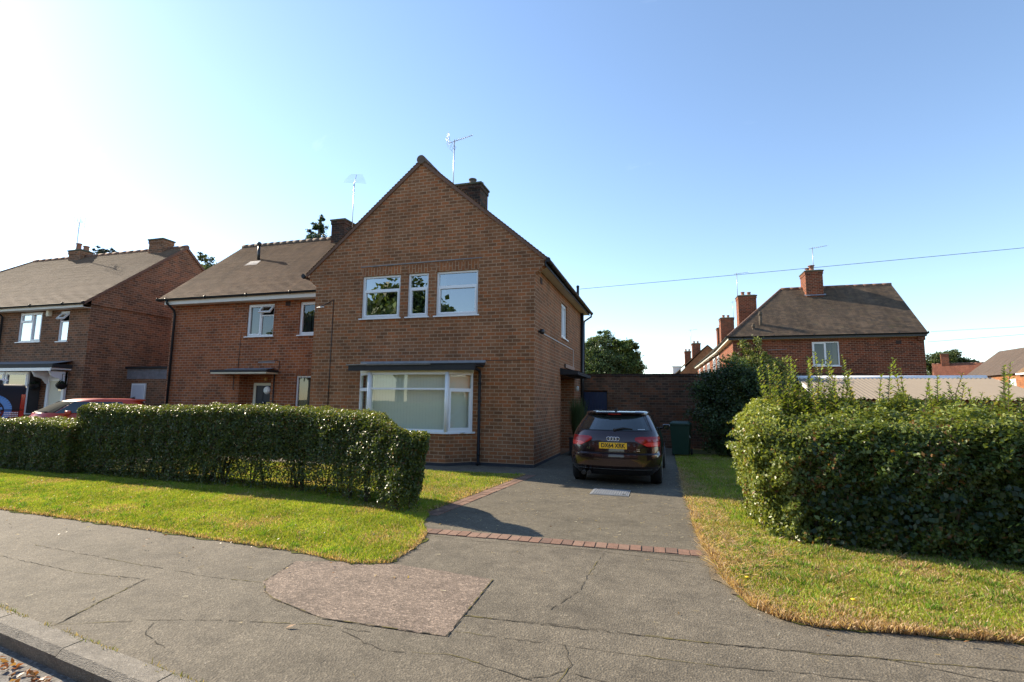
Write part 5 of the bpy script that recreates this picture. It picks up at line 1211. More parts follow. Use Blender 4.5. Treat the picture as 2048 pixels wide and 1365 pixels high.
        mb = MB(); mb.face([(x0+.02, 2.434, 1.0), (x1-.02, 2.434, 1.0), (x1-.02, 2.434, 1.085), (x0+.02, 2.434, 1.085)]); L(mb, 'mirror_glass', M['car_glass'], mi)
        for yy in (.80, 3.38):
            mb = MB(); rr = .318; xo, xi = s*.872, s*.66
            mb.tube([(xi, yy, rr), (xi*.55+xo*.45, yy, rr), (xo-s*.02, yy, rr), (xo, yy, rr)], [rr*.97, rr, rr, rr*.93], 30); w = L(mb, 'wheel', M['rubber'])
            mb = MB(); mb.tube([(xo+s*.002, yy, rr), (xo+s*.006, yy, rr)], rr*.66, 24)
            L(mb, 'rim', M['rim'], w)
            mb = MB(); n = 20
            for i in range(n):
                a, b = math.pi*i/n-.1, math.pi*(i+1)/n-.1; R1, R2 = .345, .40; X = s*.889
                f = [(X, yy+R1*math.cos(a), rr+R1*math.sin(a)), (X, yy+R2*math.cos(a), rr+R2*math.sin(a)), (X, yy+R2*math.cos(b), rr+R2*math.sin(b)), (X, yy+R1*math.cos(b), rr+R1*math.sin(b))]
                mb.face(f if s < 0 else f[::-1])
            L(mb, 'wheel_arch', M['car_trim'])
    mb = MB(); mb.tube([(-.56, .03, .235), (-.56, .25, .235)], .042, 14, 0); mb.tube([(-.56, .022, .235), (-.56, .03, .235)], .035, 14, 1); mb.tube([(-.46, .035, .235), (-.46, .25, .235)], .038, 14, 0); mb.tube([(-.46, .026, .235), (-.46, .035, .235)], .031, 14, 1); L(mb, 'exhaust_pipe', [M['dark_steel'], M['car_trim']])
    mb = MB(); mb.box(-.022, .022, .62, .76, 1.405, 1.45); mb.tube([(0, .70, 1.44), (0, .62, 1.475)], [.014, .006], 8); L(mb, 'roof_aerial', M['car_trim'], bevel=.008)
    mb = MB(); mb.box(-.12, .12, .372, .386, 1.345, 1.358); L(mb, 'high_brake_light', M['tail'])
    mb = MB(); nx = 12; rows_ = [[front_pt(-(.74-.2*k/6)+2*(.74-.2*k/6)*j/nx, 1.04+.29*k/6, .006) for j in range(nx+1)] for k in range(7)]
    for k in range(6):
        for j in range(nx): mb.face([rows_[k][j+1], rows_[k][j], rows_[k+1][j], rows_[k+1][j+1]], 0, True)
    L(mb, 'windscreen', M['screen_dark'] if low_nose else M['car_glass'])
    mb = MB(); mb.tube([front_pt(-.5, 1.06, .03), front_pt(0, 1.05, .03), front_pt(.5, 1.06, .03)], .012, 6); L(mb, 'front_wiper', M['car_trim'])
    KF = keep
    return c
make_car('parked_car', 'dark plum hatchback seen from behind with yellow plate DX64 XRK, parked on the driveway', (2.08, -2.13, .004), R(-1.2), M['plum'], 'DX64 XRK', True)
red = make_car('parked_car', 'red hatchback mostly hidden behind the left hedge, only its roof and windows showing', (-12.75, .55, .004), R(162.5), M['red_paint'], low_nose=True)
red.scale = (1.0, 1.0, 1.075)

V = thing('parked_van', 'dark van with big blue swirl and white roof bars at the far left edge', 'van', (-16.4, -1.6, .004))
mb = MB(); x0, x1 = -18.4, -13.98      # body: rounded cross section swept along X
sec = [(-.97, .35), (-1.0, .6), (-1.0, 1.1), (-.96, 1.5), (-.90, 1.78), (-.82, 1.88), (-.6, 1.93), (0, 1.95)]; sec = sec + [(-y, z) for y, z in reversed(sec[:-1])]
xs = [x0-.9, x0-.4, x0, x1-.12, x1-.04, x1]; sc = [.72, .9, 1, 1, .985, .95]
k = len(mb.v); n = len(sec)
for xx, q in zip(xs, sc):
    for y, z in sec: mb.v.append((xx, -1.6+y*(1-(1-q)*.5), .35+(z-.35)*q))
for i in range(len(xs)-1):
    for j in range(n-1):
        mb.f.append((k+i*n+j, k+(i+1)*n+j, k+(i+1)*n+j+1, k+i*n+j+1)); mb.m.append(1 if j <= 1 else 0); mb.sm.append(True)
    mb.f.append((k+i*n+n-1, k+(i+1)*n+n-1, k+(i+1)*n, k+i*n)); mb.m.append(0); mb.sm.append(False)
mb.f.append(tuple(k+j for j in reversed(range(n)))); mb.m.append(0); mb.sm.append(False); e = k+(len(xs)-1)*n; mb.f.append(tuple(e+j for j in range(n))); mb.m.append(0); mb.sm.append(False)
vb = mb.build('body', [M['van_black'], M['van_red']], V)
ys = lambda z: -1.6-float(np.interp(z, [.35, .6, 1.1, 1.5, 1.78], [.97, 1.0, 1.0, .96, .90]))-.006
def ribbon(mb, pts, w):
    for (a, wa), (b, wb) in zip(zip(pts, w), zip(pts[1:], w[1:])):
        a, b = Vector((a[0], 0, a[1])), Vector((b[0], 0, b[1])); d = (b-a).normalized(); s = Vector((-d.z, 0, d.x))
        q = [a-s*wa, b-s*wb, b+s*wb, a+s*wa]; q = [(p.x, ys(p.z), p.z) for p in q]; mb.face(q)
mb = MB(); P1 = []; c = (-14.62, 1.22)
for i in range(26):
    t = R(170-i*10.5); P1.append((c[0]+.30*math.cos(t)-.03*i/26, c[1]+.20+.24*math.sin(t)-.012*i*1.6))
ribbon(mb, P1, [.04+.05*math.sin(math.pi*i/25) for i in range(26)])
P2 = [(c[0]-.27, c[1]+.25), (c[0]-.22, c[1]+.14), (c[0]-.08, c[1]+.06), (c[0]+.05, c[1]-.02), (c[0]+.08, c[1]-.12), (c[0]-.02, c[1]-.22), (c[0]-.2, c[1]-.26), (c[0]-.5, c[1]-.24)]
ribbon(mb, P2, [.05, .085, .09, .09, .085, .07, .06, .05])
ribbon(mb, [(-15.4, 1.78), (-15.1, 1.74), (-14.9, 1.68), (-14.78, 1.62)], [.04, .06, .05, .01])
mb.build('blue_swirl', M['van_blue'], V)
mb = MB()
for r_ in range(3):
    for k in range(9): mb.box(-14.42+k*.036, -14.395+k*.036, -2.615, -2.605, 1.03-r_*.055, 1.06-r_*.055)
mb.build('small_lettering', M['decal'], V)
mb = MB(); mb.tube([(-18.0, -2.605, 1.13), (-14.0, -2.605, 1.13)], .012, 6); mb.build('rubbing_strip', M['car_trim'], V)
for yy in (-2.56, -.64):
    mb = MB(); mb.box(x1-.10, x1+.008, yy-.045, yy+.045, .85, 1.62); mb.build('tail_lamp', M['tail'], V, bevel=.01)
mb = MB()
for yy in (-2.2, -1.0): mb.box(-17.6, -14.45, yy-.02, yy+.02, 2.06, 2.10)
mb.build('roof_bar', M['white'], V)
mb = MB()
for xx in (-17.4, -16.2, -14.6):
    mb.box(xx-.03, xx+.03, -2.35, -.85, 2.02, 2.058)
    for yy in (-2.3, -.9): mb.box(xx-.03, xx+.03, yy-.03, yy+.03, 1.90, 2.02)
mb.build('roof_rack', M['car_trim'], V)
for xx in (-17.6, -14.9):
    for yy in (-2.58, -.62):
        mb = MB(); mb.tube([(xx, yy-.03, .34), (xx, yy+.2 if yy < -1 else yy-.2, .34)], .33, 24); mb.build('wheel', M['rubber'], V)
mb = MB(); mb.face([(x0-.88, -2.3, 1.2), (x0-.88, -.9, 1.2), (x0-.42, -.95, 1.72), (x0-.42, -2.25, 1.72)]); mb.build('windscreen', M['car_glass'], V)

V.location = (-18.54, -2.5, .004); V.rotation_euler = (0, 0, R(60))

# ================================================================== HEDGES, SHRUBS AND TREES
def shell_points(n, x0, x1, yf, yb, zb, zt, rad=.22, faces=('f', 't', 'l', 'r', 'b'), depth=.14, bumpy=.05, seed=0, shear=0.0):
    """points in the outer layer of a clipped hedge with rounded edges; yf(x), yb(x), zt(x) callables"""
    A = {'f': (x1-x0)*1.35, 't': (x1-x0)*.95, 'b': (x1-x0)*1.35, 'l': 1.2, 'r': 1.2}; tot = sum(A[f] for f in faces); out = []; nr = []
    for f in faces:
        k = int(n*A[f]/tot); a, b = rng.random(k), rng.random(k)
        x = x0+(x1-x0)*a if f in 'ftb' else np.full(k, x0 if f == 'l' else x1)
        Y0, Y1, Z1 = yf(x), yb(x), zt(x)
        if f == 'f': y, z, nn = Y0, zb+(Z1-zb)*b, (0, -1, .05)
        elif f == 'b': y, z, nn = Y1, zb+(Z1-zb)*b, (0, 1, .05)
        elif f == 't': y, z, nn = Y0+(Y1-Y0)*b, Z1, (0, 0, 1)
        else: y, z, nn = Y0+(Y1-Y0)*a, zb+(Z1-zb)*b, (-1 if f == 'l' else 1, 0, 0)
        p = np.stack([x, y+0*x, z+0*x], 1); N_ = np.tile(np.array(nn, float), (k, 1))
        d = np.abs(rng.normal(0, depth, k))-bumpy*wob(p, 3.2, seed)-bumpy*.6*wob(p, 9, seed+3)
        out.append(p-N_*d[:, None]); nr.append(N_)
    P, Nn = np.concatenate(out), np.concatenate(nr)
    # round the long edges and the ends
    Y0, Y1, Z1 = yf(P[:, 0]), yb(P[:, 0]), zt(P[:, 0])
    for (cy, sg) in ((Y0+rad, -1), (Y1-rad, 1)):
        cz = Z1-rad; m = ((P[:, 1]-cy)*sg > 0) & (P[:, 2] > cz); v = np.stack([(P[:, 1]-cy), (P[:, 2]-cz)], 1); L = np.linalg.norm(v, axis=1)
        f = np.where(m & (L > rad*.98), rad*.98/np.maximum(L, 1e-6)*rng.uniform(.85, 1.06, len(L)), 1)
        P[:, 1] = np.where(m, cy+v[:, 0]*f, P[:, 1]); P[:, 2] = np.where(m, cz+v[:, 1]*f, P[:, 2])
    return P, Nn
def core_box(name, x0, x1, yf, yb, z0, zt, parent, inset=.2, step=.3, ends=.25):  # near-black box added inside a hedge: blocks light, stands for inner shade
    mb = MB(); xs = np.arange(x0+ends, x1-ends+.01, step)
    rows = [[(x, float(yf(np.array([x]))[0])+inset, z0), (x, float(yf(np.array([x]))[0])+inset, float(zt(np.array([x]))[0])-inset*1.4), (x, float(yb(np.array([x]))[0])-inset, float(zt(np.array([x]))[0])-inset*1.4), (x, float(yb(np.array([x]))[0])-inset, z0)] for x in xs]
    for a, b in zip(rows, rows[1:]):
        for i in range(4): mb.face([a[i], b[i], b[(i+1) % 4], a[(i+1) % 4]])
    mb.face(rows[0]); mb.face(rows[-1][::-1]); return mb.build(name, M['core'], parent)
PRIV = [(0.0754, 0.1125, 0.024), (0.0572, 0.0925, 0.024), (0.104, 0.1438, 0.0312), (0.143, 0.175, 0.0336), (0.182, 0.125, 0.0456)]
def privet(P, Nn, n_, topz):
    c = pick(n_, PRIV, [4, 4, 3, 2, .7], .25)
    sunlit_top = np.clip((P[:, 2]-topz+.16)/.2, 0, 1)*rng.random(n_)  # leaves near the top turn yellower: sun on the hedge top, painted in
    c = c*(1-sunlit_top[:, None]*.75)+np.array([.30, .32, .055])*sunlit_top[:, None]*.75
    br = rng.random(n_) < .10*np.clip(wob(P, 4, 3)+.3, 0, 1); c[br] = pick(int(br.sum()), [(.16, .08, .035), (.2, .12, .05)], [1, 1])
    return c
def stems(parent, x0, x1, yc, zt, n, name='stems'):
    mb = MB()
    for i in range(n):
        x = x0+(x1-x0)*(i+random.uniform(.1, .9))/n; y = float(yc(np.array([x]))[0])+random.uniform(-.2, .2)
        for k in range(random.choice((1, 2, 3))):
            a = random.uniform(-.34, .34); b = random.uniform(-.25, .25); r = random.choice((.006, .009, .012, .02, .028))
            mb.tube([(x+random.uniform(-.05, .05), y, -.01), (x+a*.25+random.uniform(-.05, .05), y+b*.4, zt*random.uniform(.35, .6)), (x+a, y+b, zt)], [r, r*.85, r*.6], 5, cap=False)
    return mb.build(name, M['twig'], parent)
# tall part of the left hedge
HX0, HX1 = -8.55, -.10
hyf = lambda x: -5.02+(-.5-x)*.055-.62*np.clip((x+2.8)/2.2, 0, 1)**1.3
hyb = lambda x: hyf(x)+.98-.48*np.clip((x+1.7)/1.2, 0, 1)
hzt = lambda x: 1.42+.03*np.sin(x*1.1)-.27*np.clip((x+1.55)/1.15, 0, 1)**1.6+0*x
LHg = thing('privet_hedge', 'long clipped privet hedge on the left with bare stems showing daylight near its right end', 'hedge', (-4.5, -4.6, 0))
P_, N_ = shell_points(215000, HX0, HX1, hyf, hyb, .05, hzt, .24, bumpy=.055, seed=1)
P_[:, 0] -= np.clip((P_[:, 0]+1.5)/1.1, 0, 1)*.55*np.clip(P_[:, 1]-hyf(P_[:, 0])-.05, 0, 1)+.12*np.clip((P_[:, 0]+1.0)/.6, 0, 1)*np.clip(1-P_[:, 2]/.9, 0, 1)
den = np.clip((P_[:, 2]-.02)/.50, .12, 1)**1.0; gap = wob(P_*[1, .3, 1], 3.4, 8); k = rng.random(len(P_)) < np.where(P_[:, 2] < .55, np.where(P_[:, 0] > -4.9, np.clip(den*1.15, 0, 1)*np.clip(.72+1.1*gap, .05, 1), den*.7+.4), 1)
P_, N_ = P_[k], N_[k]; tz = hzt(P_[:, 0]); c_ = privet(P_, N_, len(P_), tz)
quads_mesh('foliage', leaves(P_, N_+np.array([0, 0, .35]), .040, .022, .75), M['leaf'], c_, LHg, LHg.location)
core_box('dark_core', HX0, HX1-.45, hyf, hyb, .58, hzt, LHg, .22)
stems(LHg, HX0+.2, HX1-.3, lambda x: hyf(x)+.38, .75, 46)
# lower stretch further left
kyf = lambda x: -4.72+(-8.7-x)*.05; kyb = lambda x: kyf(x)+1.0; kzt = lambda x: 1.06+.03*np.sin(x*1.7)+0*x
LH2 = thing('privet_hedge', 'lower clipped hedge at the left edge of the picture, in front of the dark van', 'hedge', (-11, -4.2, 0))
P_, N_ = shell_points(110000, -14.5, -8.45, kyf, kyb, .03, kzt, .22, bumpy=.055, seed=5); c_ = privet(P_, N_, len(P_), kzt(P_[:, 0]))
quads_mesh('foliage', leaves(P_, N_+np.array([0, 0, .35]), .040, .023, .75), M['leaf'], c_, LH2, LH2.location)
core_box('dark_core', -14.5, -8.45, kyf, kyb, .25, kzt, LH2, .22); stems(LH2, -14.3, -8.6, lambda x: kyf(x)+.5, .5, 30)

# overgrown hedge on the right
ryf = lambda x: -5.50-(x-4.2)*.105; ryb = lambda x: -3.3+0*x; rzt = lambda x: 1.38+.05*np.sin(x*2.3)+.04*np.sin(x*5.1)+0*x
RHg = thing('overgrown_hedge', 'big overgrown hedge on the right with tall pale shoots sprouting from its top', 'hedge', (6, -4.4, 0))
P_, N_ = shell_points(235000, 4.16, 9.6, ryf, ryb, .02, rzt, .30, faces=('f', 't', 'l', 'r'), depth=.17, bumpy=.16, seed=9)
# round the near left corner in plan and let the back rise
m = (P_[:, 0] < 4.75) & (P_[:, 1] < ryf(P_[:, 0])+.5); dx = (4.75-P_[:, 0])/.5; P_[:, 1] = np.where(m, P_[:, 1]+.13*np.clip(dx, 0, 1.2)**2, P_[:, 1])
P_[:, 2] += np.where(P_[:, 2] > 1.0,   .30*np.clip((P_[:, 1]+4.9)/1.5, 0, 1)*np.clip(1.2-.12*(P_[:, 0]-4), .4, 1.1), 0)
P_[:, 0] += np.clip((5.1-P_[:, 0])/.8, 0, 1)*(.20*np.clip((P_[:, 2]-1.15)/.35, 0, 1.4)**1.5-.14*np.clip((P_[:, 2]-.3)/.7, -.6, 1))
n_ = len(P_); c_ = pick(n_, [(.08, .13, .028), (.11, .16, .036), (.055, .095, .024), (.15, .19, .045), (.17, .105, .04)], [4, 4, 3, 1.8, .7], .25)
y_ = np.clip((P_[:, 2]-1.15)/.35, 0, 1)*rng.random(n_) + np.clip((4.85-P_[:, 0])/.5, 0, 1)*rng.random(n_)*.9; y_ = np.clip(y_, 0, 1)[:, None]*.8; c_ = c_*(1-y_)+np.array([.36, .40, .085])*y_  # sunlight put into leaf colour: top and left end paler and yellower
br = rng.random(n_) < .16*np.clip(wob(P_, 3.4, 6)+.15, 0, 1); c_[br] = pick(int(br.sum()), [(.2, .10, .04), (.26, .14, .06)], [1, 1])
quads_mesh('foliage', leaves(P_, N_+np.array([0, 0, .3]), .050, .029, .8), M['leaf'], c_, RHg, RHg.location)
ni = 2600; xi = rng.uniform(4.6, 8.5, ni); pi = np.stack([xi, ryf(xi)-rng.uniform(.0, .10, ni), rng.uniform(.1, 1.15, ni)], 1); ki = wob(pi, 2.6, 4) > .05; pi = pi[ki]
quads_mesh('ivy_leaves', leaves(pi, np.tile([0, -1, .4], (len(pi), 1)), .065, .05, .6), M['leaf'], pick(len(pi), [(.03, .06, .018), (.045, .075, .02), (.025, .05, .018)], [1, 1, 1]), RHg, RHg.location)
core_box('dark_core', 4.15, 9.6, ryf, ryb, .06, rzt, RHg, .30, ends=.4); stems(RHg, 4.2, 9.4, lambda x: ryf(x)+.35, .6, 26)
# upright shoots
mb = MB(); SP, SN, SC = [], [], []
ns = 240; clumps = [(random.uniform(4.6, 8.8), random.uniform(-4.5, -3.4)) for _ in range(22)]+[(random.uniform(4.5, 5.4), random.uniform(-4.0, -3.4)) for _ in range(14)]
for i in range(ns):
    cx_, cy_ = random.choice(clumps); x = max(4.5, random.gauss(cx_, .17)); y = min(-3.35, max(-4.95, random.gauss(cy_, .2))); b = 1.38+.30*max(0, min(1, (y+4.9)/1.5))*min(1.1, max(.4, 1.2-.12*(x-4)))-.12
    tall = random.random() < .26; h = random.uniform(.40, .78) if tall else random.uniform(.10, .34); lx, ly = random.gauss(0, .09), random.gauss(0, .09)
    h *= 1.2 if x < 5.4 else 1.05
    mb.tube([(x, y, b), (x+lx*.4, y+ly*.4, b+h*.55), (x+lx, y+ly, b+h)], [.006, .005, .002], 5, cap=False)
    m_ = int(h/.032)
    for j in range(m_):
        t = j/m_; an = (j % 2)*math.pi/2+i; q = np.array([x+lx*t, y+ly*t, b+h*t])
        for sg in (-1, 1):
            d = np.array([math.cos(an)*sg, math.sin(an)*sg, .45+t*.7]); d /= np.linalg.norm(d); L_ = .105*(1-.5*t)*random.uniform(.5, 1.35)
            s_ = np.array([-math.sin(an), math.cos(an), 0])*L_*.24; e = q+d*L_; mid = q+d*L_*.5+np.array([0, 0, .006])
            SP.append(np.stack([q, mid+s_, e-np.array([0, 0, L_*.12]), mid-s_])); g = random.uniform(.7, 1.15); SC.append((.23*g, .30*g, .06*g) if random.random() < .8 else (.33*g, .30*g, .10*g))
mb.build('shoot_stems', M['twig'], RHg); quads_mesh('shoot_leaves', np.array(SP), M['leaf'], np.array(SC), RHg, RHg.location)
# low sprays reaching out of the shaded face
SP, SC = [], []; mb = MB()
for (x, y, z, dx, dz, m_) in ((6.25, -5.80, .40, .45, .22, 9), (5.85, -5.66, .22, .16, .03, 6), (4.62, -5.55, .33, .2, -.02, 7), (4.75, -5.5, .5, .3, .25, 5), (5.3, -5.6, .75, .2, .1, 4)):
    mb.tube([(x, y+.12, z-.05), (x+dx*.5, y-.06, z+dz*.5), (x+dx, y-.12, z+dz)], [.004, .003, .002], 5, cap=False)
    for j in range(m_):
        t = j/(m_-1); q = np.array([x+dx*t, y-.14*t, z+dz*t])
        for sg in (-1, 1):
            d = np.array([.5, -.35*sg, .55*sg]); d /= np.linalg.norm(d); L_ = .055; s_ = np.array([.1, .5, .3])*.02; SP.append(np.stack([q, q+d*L_*.5+s_, q+d*L_, q+d*L_*.5-s_])); SC.append((.16, .23, .05))
mb.build('spray_stems', M['twig'], RHg); quads_mesh('spray_leaves', np.array(SP), M['leaf'], np.array(SC), RHg, RHg.location)

def crown(name, parent, blobs, n, L, W, pal, wts, spread=1.0, fill=.55, gapf=0.25, seed=0, mat=None):
    """leaves gathered in many small clumps over the given blobs (cx,cy,cz,rx,ry,rz)"""
    Ps, Ns, Cs = [], [], []; tot = sum((b[3]*b[4]*b[5])**(2/3) for b in blobs)
    for b in blobs:
        k = int(n*(b[3]*b[4]*b[5])**(2/3)/tot); ncl = max(6, k//70); c0 = np.array(b[:3]); r0 = np.array(b[3:6])
        d = unit(rng.normal(0, 1, (ncl, 3))); rad = rng.uniform(fill, 1.0, (ncl, 1))*(1+.16*wob(d*3, 1.3, seed)[:, None]); cc = c0+d*rad*r0
        idx = rng.integers(0, ncl, k); cs = .17*float(np.mean(r0)); off = rng.normal(0, 1, (k, 3))*cs*[1, 1, .6]
        p = cc[idx]+off; Ps.append(p); Ns.append(unit(d[idx]+off/cs*.4+[0, 0, .45]))
        Cs.append(pick(k, pal, wts, .2)*(1+.25*rng.normal(0, 1, ncl)[idx])[:, None].clip(.55, 1.5))
    P, Nn, C = np.concatenate(Ps), np.concatenate(Ns), np.concatenate(Cs)
    k = P[:, 2] > .03
    return quads_mesh(name, leaves(P[k], Nn[k], L, W, spread*.8), mat or M['leaf_soft'], C[k], parent, top_of(parent).location)
def trunk(parent, x, y, z0, z1, r, limbs, name='trunk', reach=1.2):
    mb = MB(); mb.tube([(x, y, z0-.05), (x+.05, y, z0+(z1-z0)*.4), (x, y+.05, z1)], [r*1.25, r, r*.55], 10)
    for i in range(limbs):
        a = i*2.4+x; t = .35+.6*i/limbs; zz = z0+(z1-z0)*t; L = min(reach*(1.25-t*.8), (z1-z0)*.38*(1.2-t*.6))
        mb.tube([(x, y, zz), (x+math.cos(a)*L*.5, y+math.sin(a)*L*.5, zz+L*.35), (x+math.cos(a)*L, y+math.sin(a)*L, zz+L*.8)], [r*.4, r*.28, r*.08], 6)
    return mb.build(name, M['bark'], parent)
# dark laurel; the paler shrub behind has sunlight put into its leaf colour
B1 = thing('evergreen_shrub', 'large dark evergreen shrub in shade beside the green bin', 'shrub', (4.9, 4.9, 0))
trunk(B1, 4.9, 5.0, 0, 1.6, .07, 6); crown('foliage', B1, [(4.75, 4.9, 1.1, .95, .8, 1.15), (5.6, 4.9, 1.2, 1.0, .9, 1.2), (5.05, 5.0, 2.35, .9, .7, .78), (4.4, 5.1, 2.0, .62, .6, .7), (5.95, 4.9, 2.1, .8, .7, .7), (4.9, 4.55, .55, .8, .5, .5)], 34000, .075, .042, [(.045, .08, .024), (.06, .10, .03), (.032, .06, .02), (.085, .11, .035)], [3, 3, 2, 1], fill=.3, mat=M['leaf'])
B2 = thing('leafy_shrub', 'tall yellow-green shrub behind the dark evergreen one, its sunlight painted into the leaf colour', 'shrub', (6.6, 6.2, 0))
trunk(B2, 6.5, 6.3, 0, 2.2, .06, 6); crown('foliage', B2, [(5.6, 6.3, 2.85, .62, .5, .5), (6.3, 6.3, 2.85, .7, .6, .5), (5.85, 6.2, 3.35, .38, .32, .5), (6.6, 6.3, 2.3, .55, .6, .45), (6.1, 6.3, 2.0, 1.1, .8, .9), (5.35, 6.3, 3.05, .22, .22, .35), (6.25, 6.3, 3.1, .25, .25, .35)], 17000, .07, .036, [(.12, .16, .04), (.18, .21, .05), (.08, .11, .035), (.26, .25, .08)], [3, 3, 2, 1], fill=.35)
# trees beyond the garden wall
T1 = thing('pine_tree', 'dark bushy pine tree beyond the garden wall, just right of the house edge', 'tree', (-1.7, 30, 0))
trunk(T1, -1.7, 30, 0, 6.5, .28, 10)
crown('crown', T1, [(-1.9, 30, 2.8, 2.2, 2.0, 1.9), (-1.9, 30, 4.6, 1.9, 1.8, 1.6), (-1.8, 30, 6.2, 1.15, 1.1, 1.1), (-1.75, 30, 7.0, .5, .5, .55), (-3.2, 30, 5.0, 1.3, 1.2, 1.7), (-2.7, 30.2, 6.3, .8, .8, .7), (-1.0, 30, 6.4, .35, .4, .5)], 30000, .20, .085, [(.085, .13, .05), (.11, .16, .055), (.06, .095, .04)], [2, 2, 1], seed=2)
T2 = thing('leafy_tree', 'rounded deciduous tree right of the dark pine beyond the garden wall', 'tree', (-.2, 31.5, 0))
trunk(T2, -.2, 31.5, 0, 5.6, .25, 9)
crown('crown', T2, [(-.3, 31.5, 4.0, 1.5, 1.4, 1.6), (-.1, 31.5, 5.8, 1.1, 1.0, 1.0), (.55, 31.5, 4.6, .8, .9, 1.2), (-.5, 31.5, 6.5, .6, .6, .5), (.3, 31.5, 6.4, .55, .55, .5)], 22000, .20, .12, [(.11, .165, .045), (.14, .20, .05), (.08, .12, .035)], [2, 2, 1], seed=4)
T3 = thing('conifer_tree', 'slim conifer behind the roof ridge beside the middle chimney', 'tree', (-20.2, 17.5, 0))
trunk(T3, -20.2, 17.5, 0, 14.3, .2, 8, reach=.6)
crown('crown', T3, [(-20.2, 17.5, 12.7, .85, .7, .7), (-20.2, 17.5, 11.9, 1.0, .9, .7), (-20.15, 17.5, 13.6, .5, .5, .55), (-20.1, 17.5, 14.3, .3, .3, .4), (-21.0, 17.5, 13.0, .35, .3, .6), (-19.4, 17.5, 12.8, .4, .3, .5), (-20.6, 17.5, 13.6, .3, .3, .5), (-20.2, 17.5, 10.6, 1.1, 1.0, 1.0)], 15000, .15, .055, [(.04, .07, .035), (.06, .10, .045)], [1, 1], fill=.2, seed=5)
T4 = thing('birch_tree', 'thin pale-leaved tree top showing between the two left-hand roofs', 'tree', (-38.5, 25, 0))
trunk(T4, -38.5, 25, 0, 13.6, .22, 9)
crown('crown', T4, [(-38.6, 25, 13.9, 1.5, 1.0, 1.2), (-39.4, 25, 14.9, .7, .6, .7), (-37.4, 25, 13.6, 1.1, .9, .8), (-38.5, 25, 11.5, 2.2, 2, 2)], 5200, .22, .11, [(.10, .13, .05), (.14, .16, .06)], [1, 1], fill=.2, seed=6)
T5 = thing('conifer_tree', 'dark spiky treetop beside the far left chimney', 'tree', (-46.5, 21, 0))
trunk(T5, -46.5, 21, 0, 15.2, .22, 8, reach=.7)
crown('crown', T5, [(-46.3, 21, 14.6, .9, .8, .55), (-46.8, 21, 15.0, .5, .5, .45), (-45.4, 21, 14.9, .5, .5, .3), (-46.5, 21, 12.5, 1.8, 1.6, 1.6)], 3200, .3, .09, [(.025, .045, .028), (.03, .05, .03)], [1, 1], fill=.2, seed=7)
T6 = thing('leafy_tree', 'round dark-green tree behind the red-roofed house at far right', 'tree', (40.6, 74, 0))
trunk(T6, 40.6, 74, 0, 7, .35, 8)
crown('crown', T6, [(39.8, 74, 7.4, 2.0, 1.8, 1.7), (41.2, 74, 8.0, 1.8, 1.7, 1.7), (43.0, 74, 7.0, 1.6, 1.5, 1.5), (41, 74, 5.5, 3, 2.5, 2.2)], 16000, .34, .2, [(.075, .10, .03), (.10, .125, .035), (.05, .075, .025)], [2, 1, 1], seed=8)

# wires
def wire(label, a, b, sag, r=.008, group=None):
    mb = MB(); a, b = Vector(a), Vector(b); n = 24
    mb.tube([a.lerp(b, i/n)-Vector((0, 0, sag*4*(i/n)*(1-i/n))) for i in range(n+1)], r, 5); tag(mb.build('telephone_wire', M['wire'], None), label, 'wire', group)
wire('thin overhead wire running from the gabled house across the sky to the right', (.32, 5, 5.45), (70, 5, 9.38), .3, .007)
wire('upper thin wire leaving the right end of the corner house eaves', (15.2, 16.5, 5.12), (70, 16.5, 7.45), .05, .007)
wire('lower thin wire leaving the right end of the corner house eaves', (15.0, 16.4, 4.62), (70, 16.5, 9.1), .12, .008)

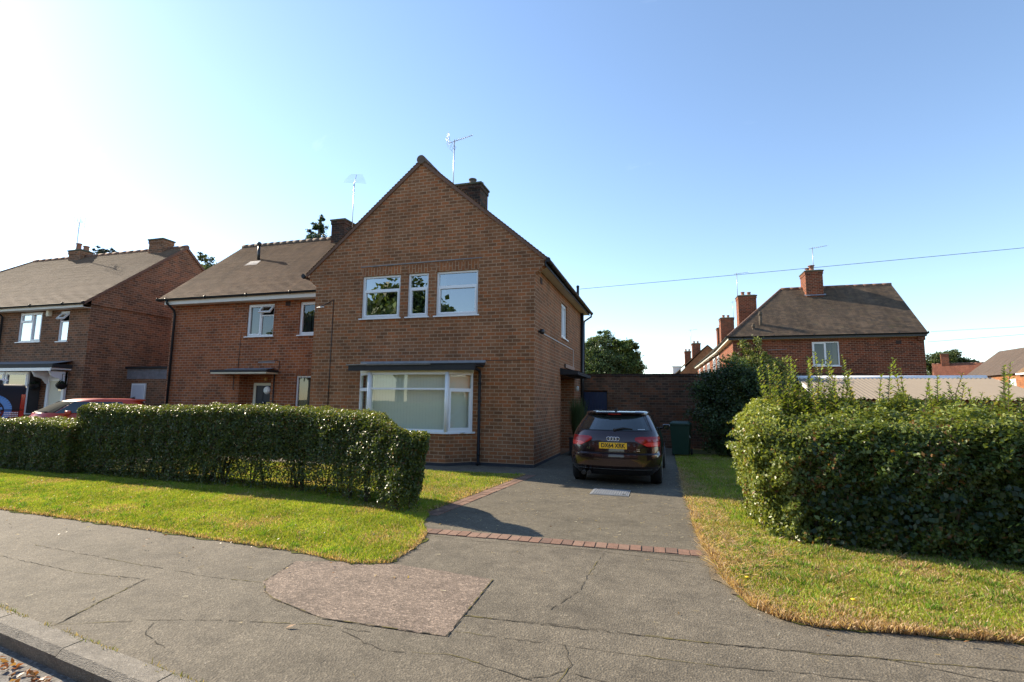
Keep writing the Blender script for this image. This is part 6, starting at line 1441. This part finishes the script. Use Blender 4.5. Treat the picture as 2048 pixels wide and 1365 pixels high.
# ================================================================== ACROSS THE ROAD (seen only in the window reflections)
OP = house('brick_house', 'sunlit orange house down the road, mirrored in the bay window', (25, -1, 0), R(-90), 16, 7.5, 5.0, 8.2, (M['brick_orange'], M['tile_dark']), hip=(3, 3),
  win=[('f', a, a+1.3, v, v+1.2, TWO, None, M['glass_bright']) for a in (1.5, 4.0, 6.6, 9.2, 12.5) for v in (1.1, 3.6)])
OQ = house('brick_house', 'house across the road, its roof mirrored in the right upstairs window', (-2.5, -17.5, 0), R(180), 9, 7.5, 5.0, 8.6, (M['brick_right'], M['tile_dark']), hip=(3, 3), win=[('f', a, a+1.3, 3.6, 4.8, TWO, None, M['glass']) for a in (1.5, 5, 8.5)])
OR_ = house('brick_house', 'house across the road facing the driveway, mirrored faintly in the parked car', (13.5, -19, 0), R(180), 11, 7.5, 5.0, 8.4, (M['brick_right'], M['tile_dark']), hip=(3, 3), win=[('f', a, a+1.3, v, v+1.2, TWO, None, M['glass']) for a in (1.5, 5, 8.5) for v in (1.1, 3.6)])
AH = thing('privet_hedge', 'hedge across the road, mirrored in the car and the bay window', 'hedge', (0, -16, 0))
ayf = lambda x: -16.4+0*x; ayb = lambda x: -15.5+0*x; azt = lambda x: 1.5+.05*np.sin(x*1.3)
P_, N_ = shell_points(26000, -16, 18, ayf, ayb, .02, azt, .2, bumpy=.06, seed=12); quads_mesh('foliage', leaves(P_, N_+np.array([0, 0, .3]), .10, .06, .8), M['leaf'], privet(P_, N_, len(P_), azt(P_[:, 0])), AH, AH.location)
core_box('dark_core', -16, 18, ayf, ayb, .02, azt, AH, .15)
for i, (x, y, h_) in enumerate(((-17.0, -25, 11.2), (-23.5, -26, 10.4), (-31, -27, 10.2))):
    t = thing('leafy_tree', ('tree across the road, mirrored in the narrow upstairs window', 'tree across the road, mirrored in the left upstairs window', 'farthest left tree across the road, mirrored at the window edge')[i], 'tree', (x, y, 0))
    trunk(t, x, y, 0, h_*.8, .3, 8, reach=2.5); crown('crown', t, [(x, y, h_*.72, 3.0, 2.8, 3.2), (x+2, y, h_*.6, 2.4, 2.2, 2.6), (x-2.2, y, h_*.65, 2.4, 2.2, 2.8)], 15000, .55, .36, [(.09, .14, .04), (.12, .17, .05)], [1, 1], seed=i)
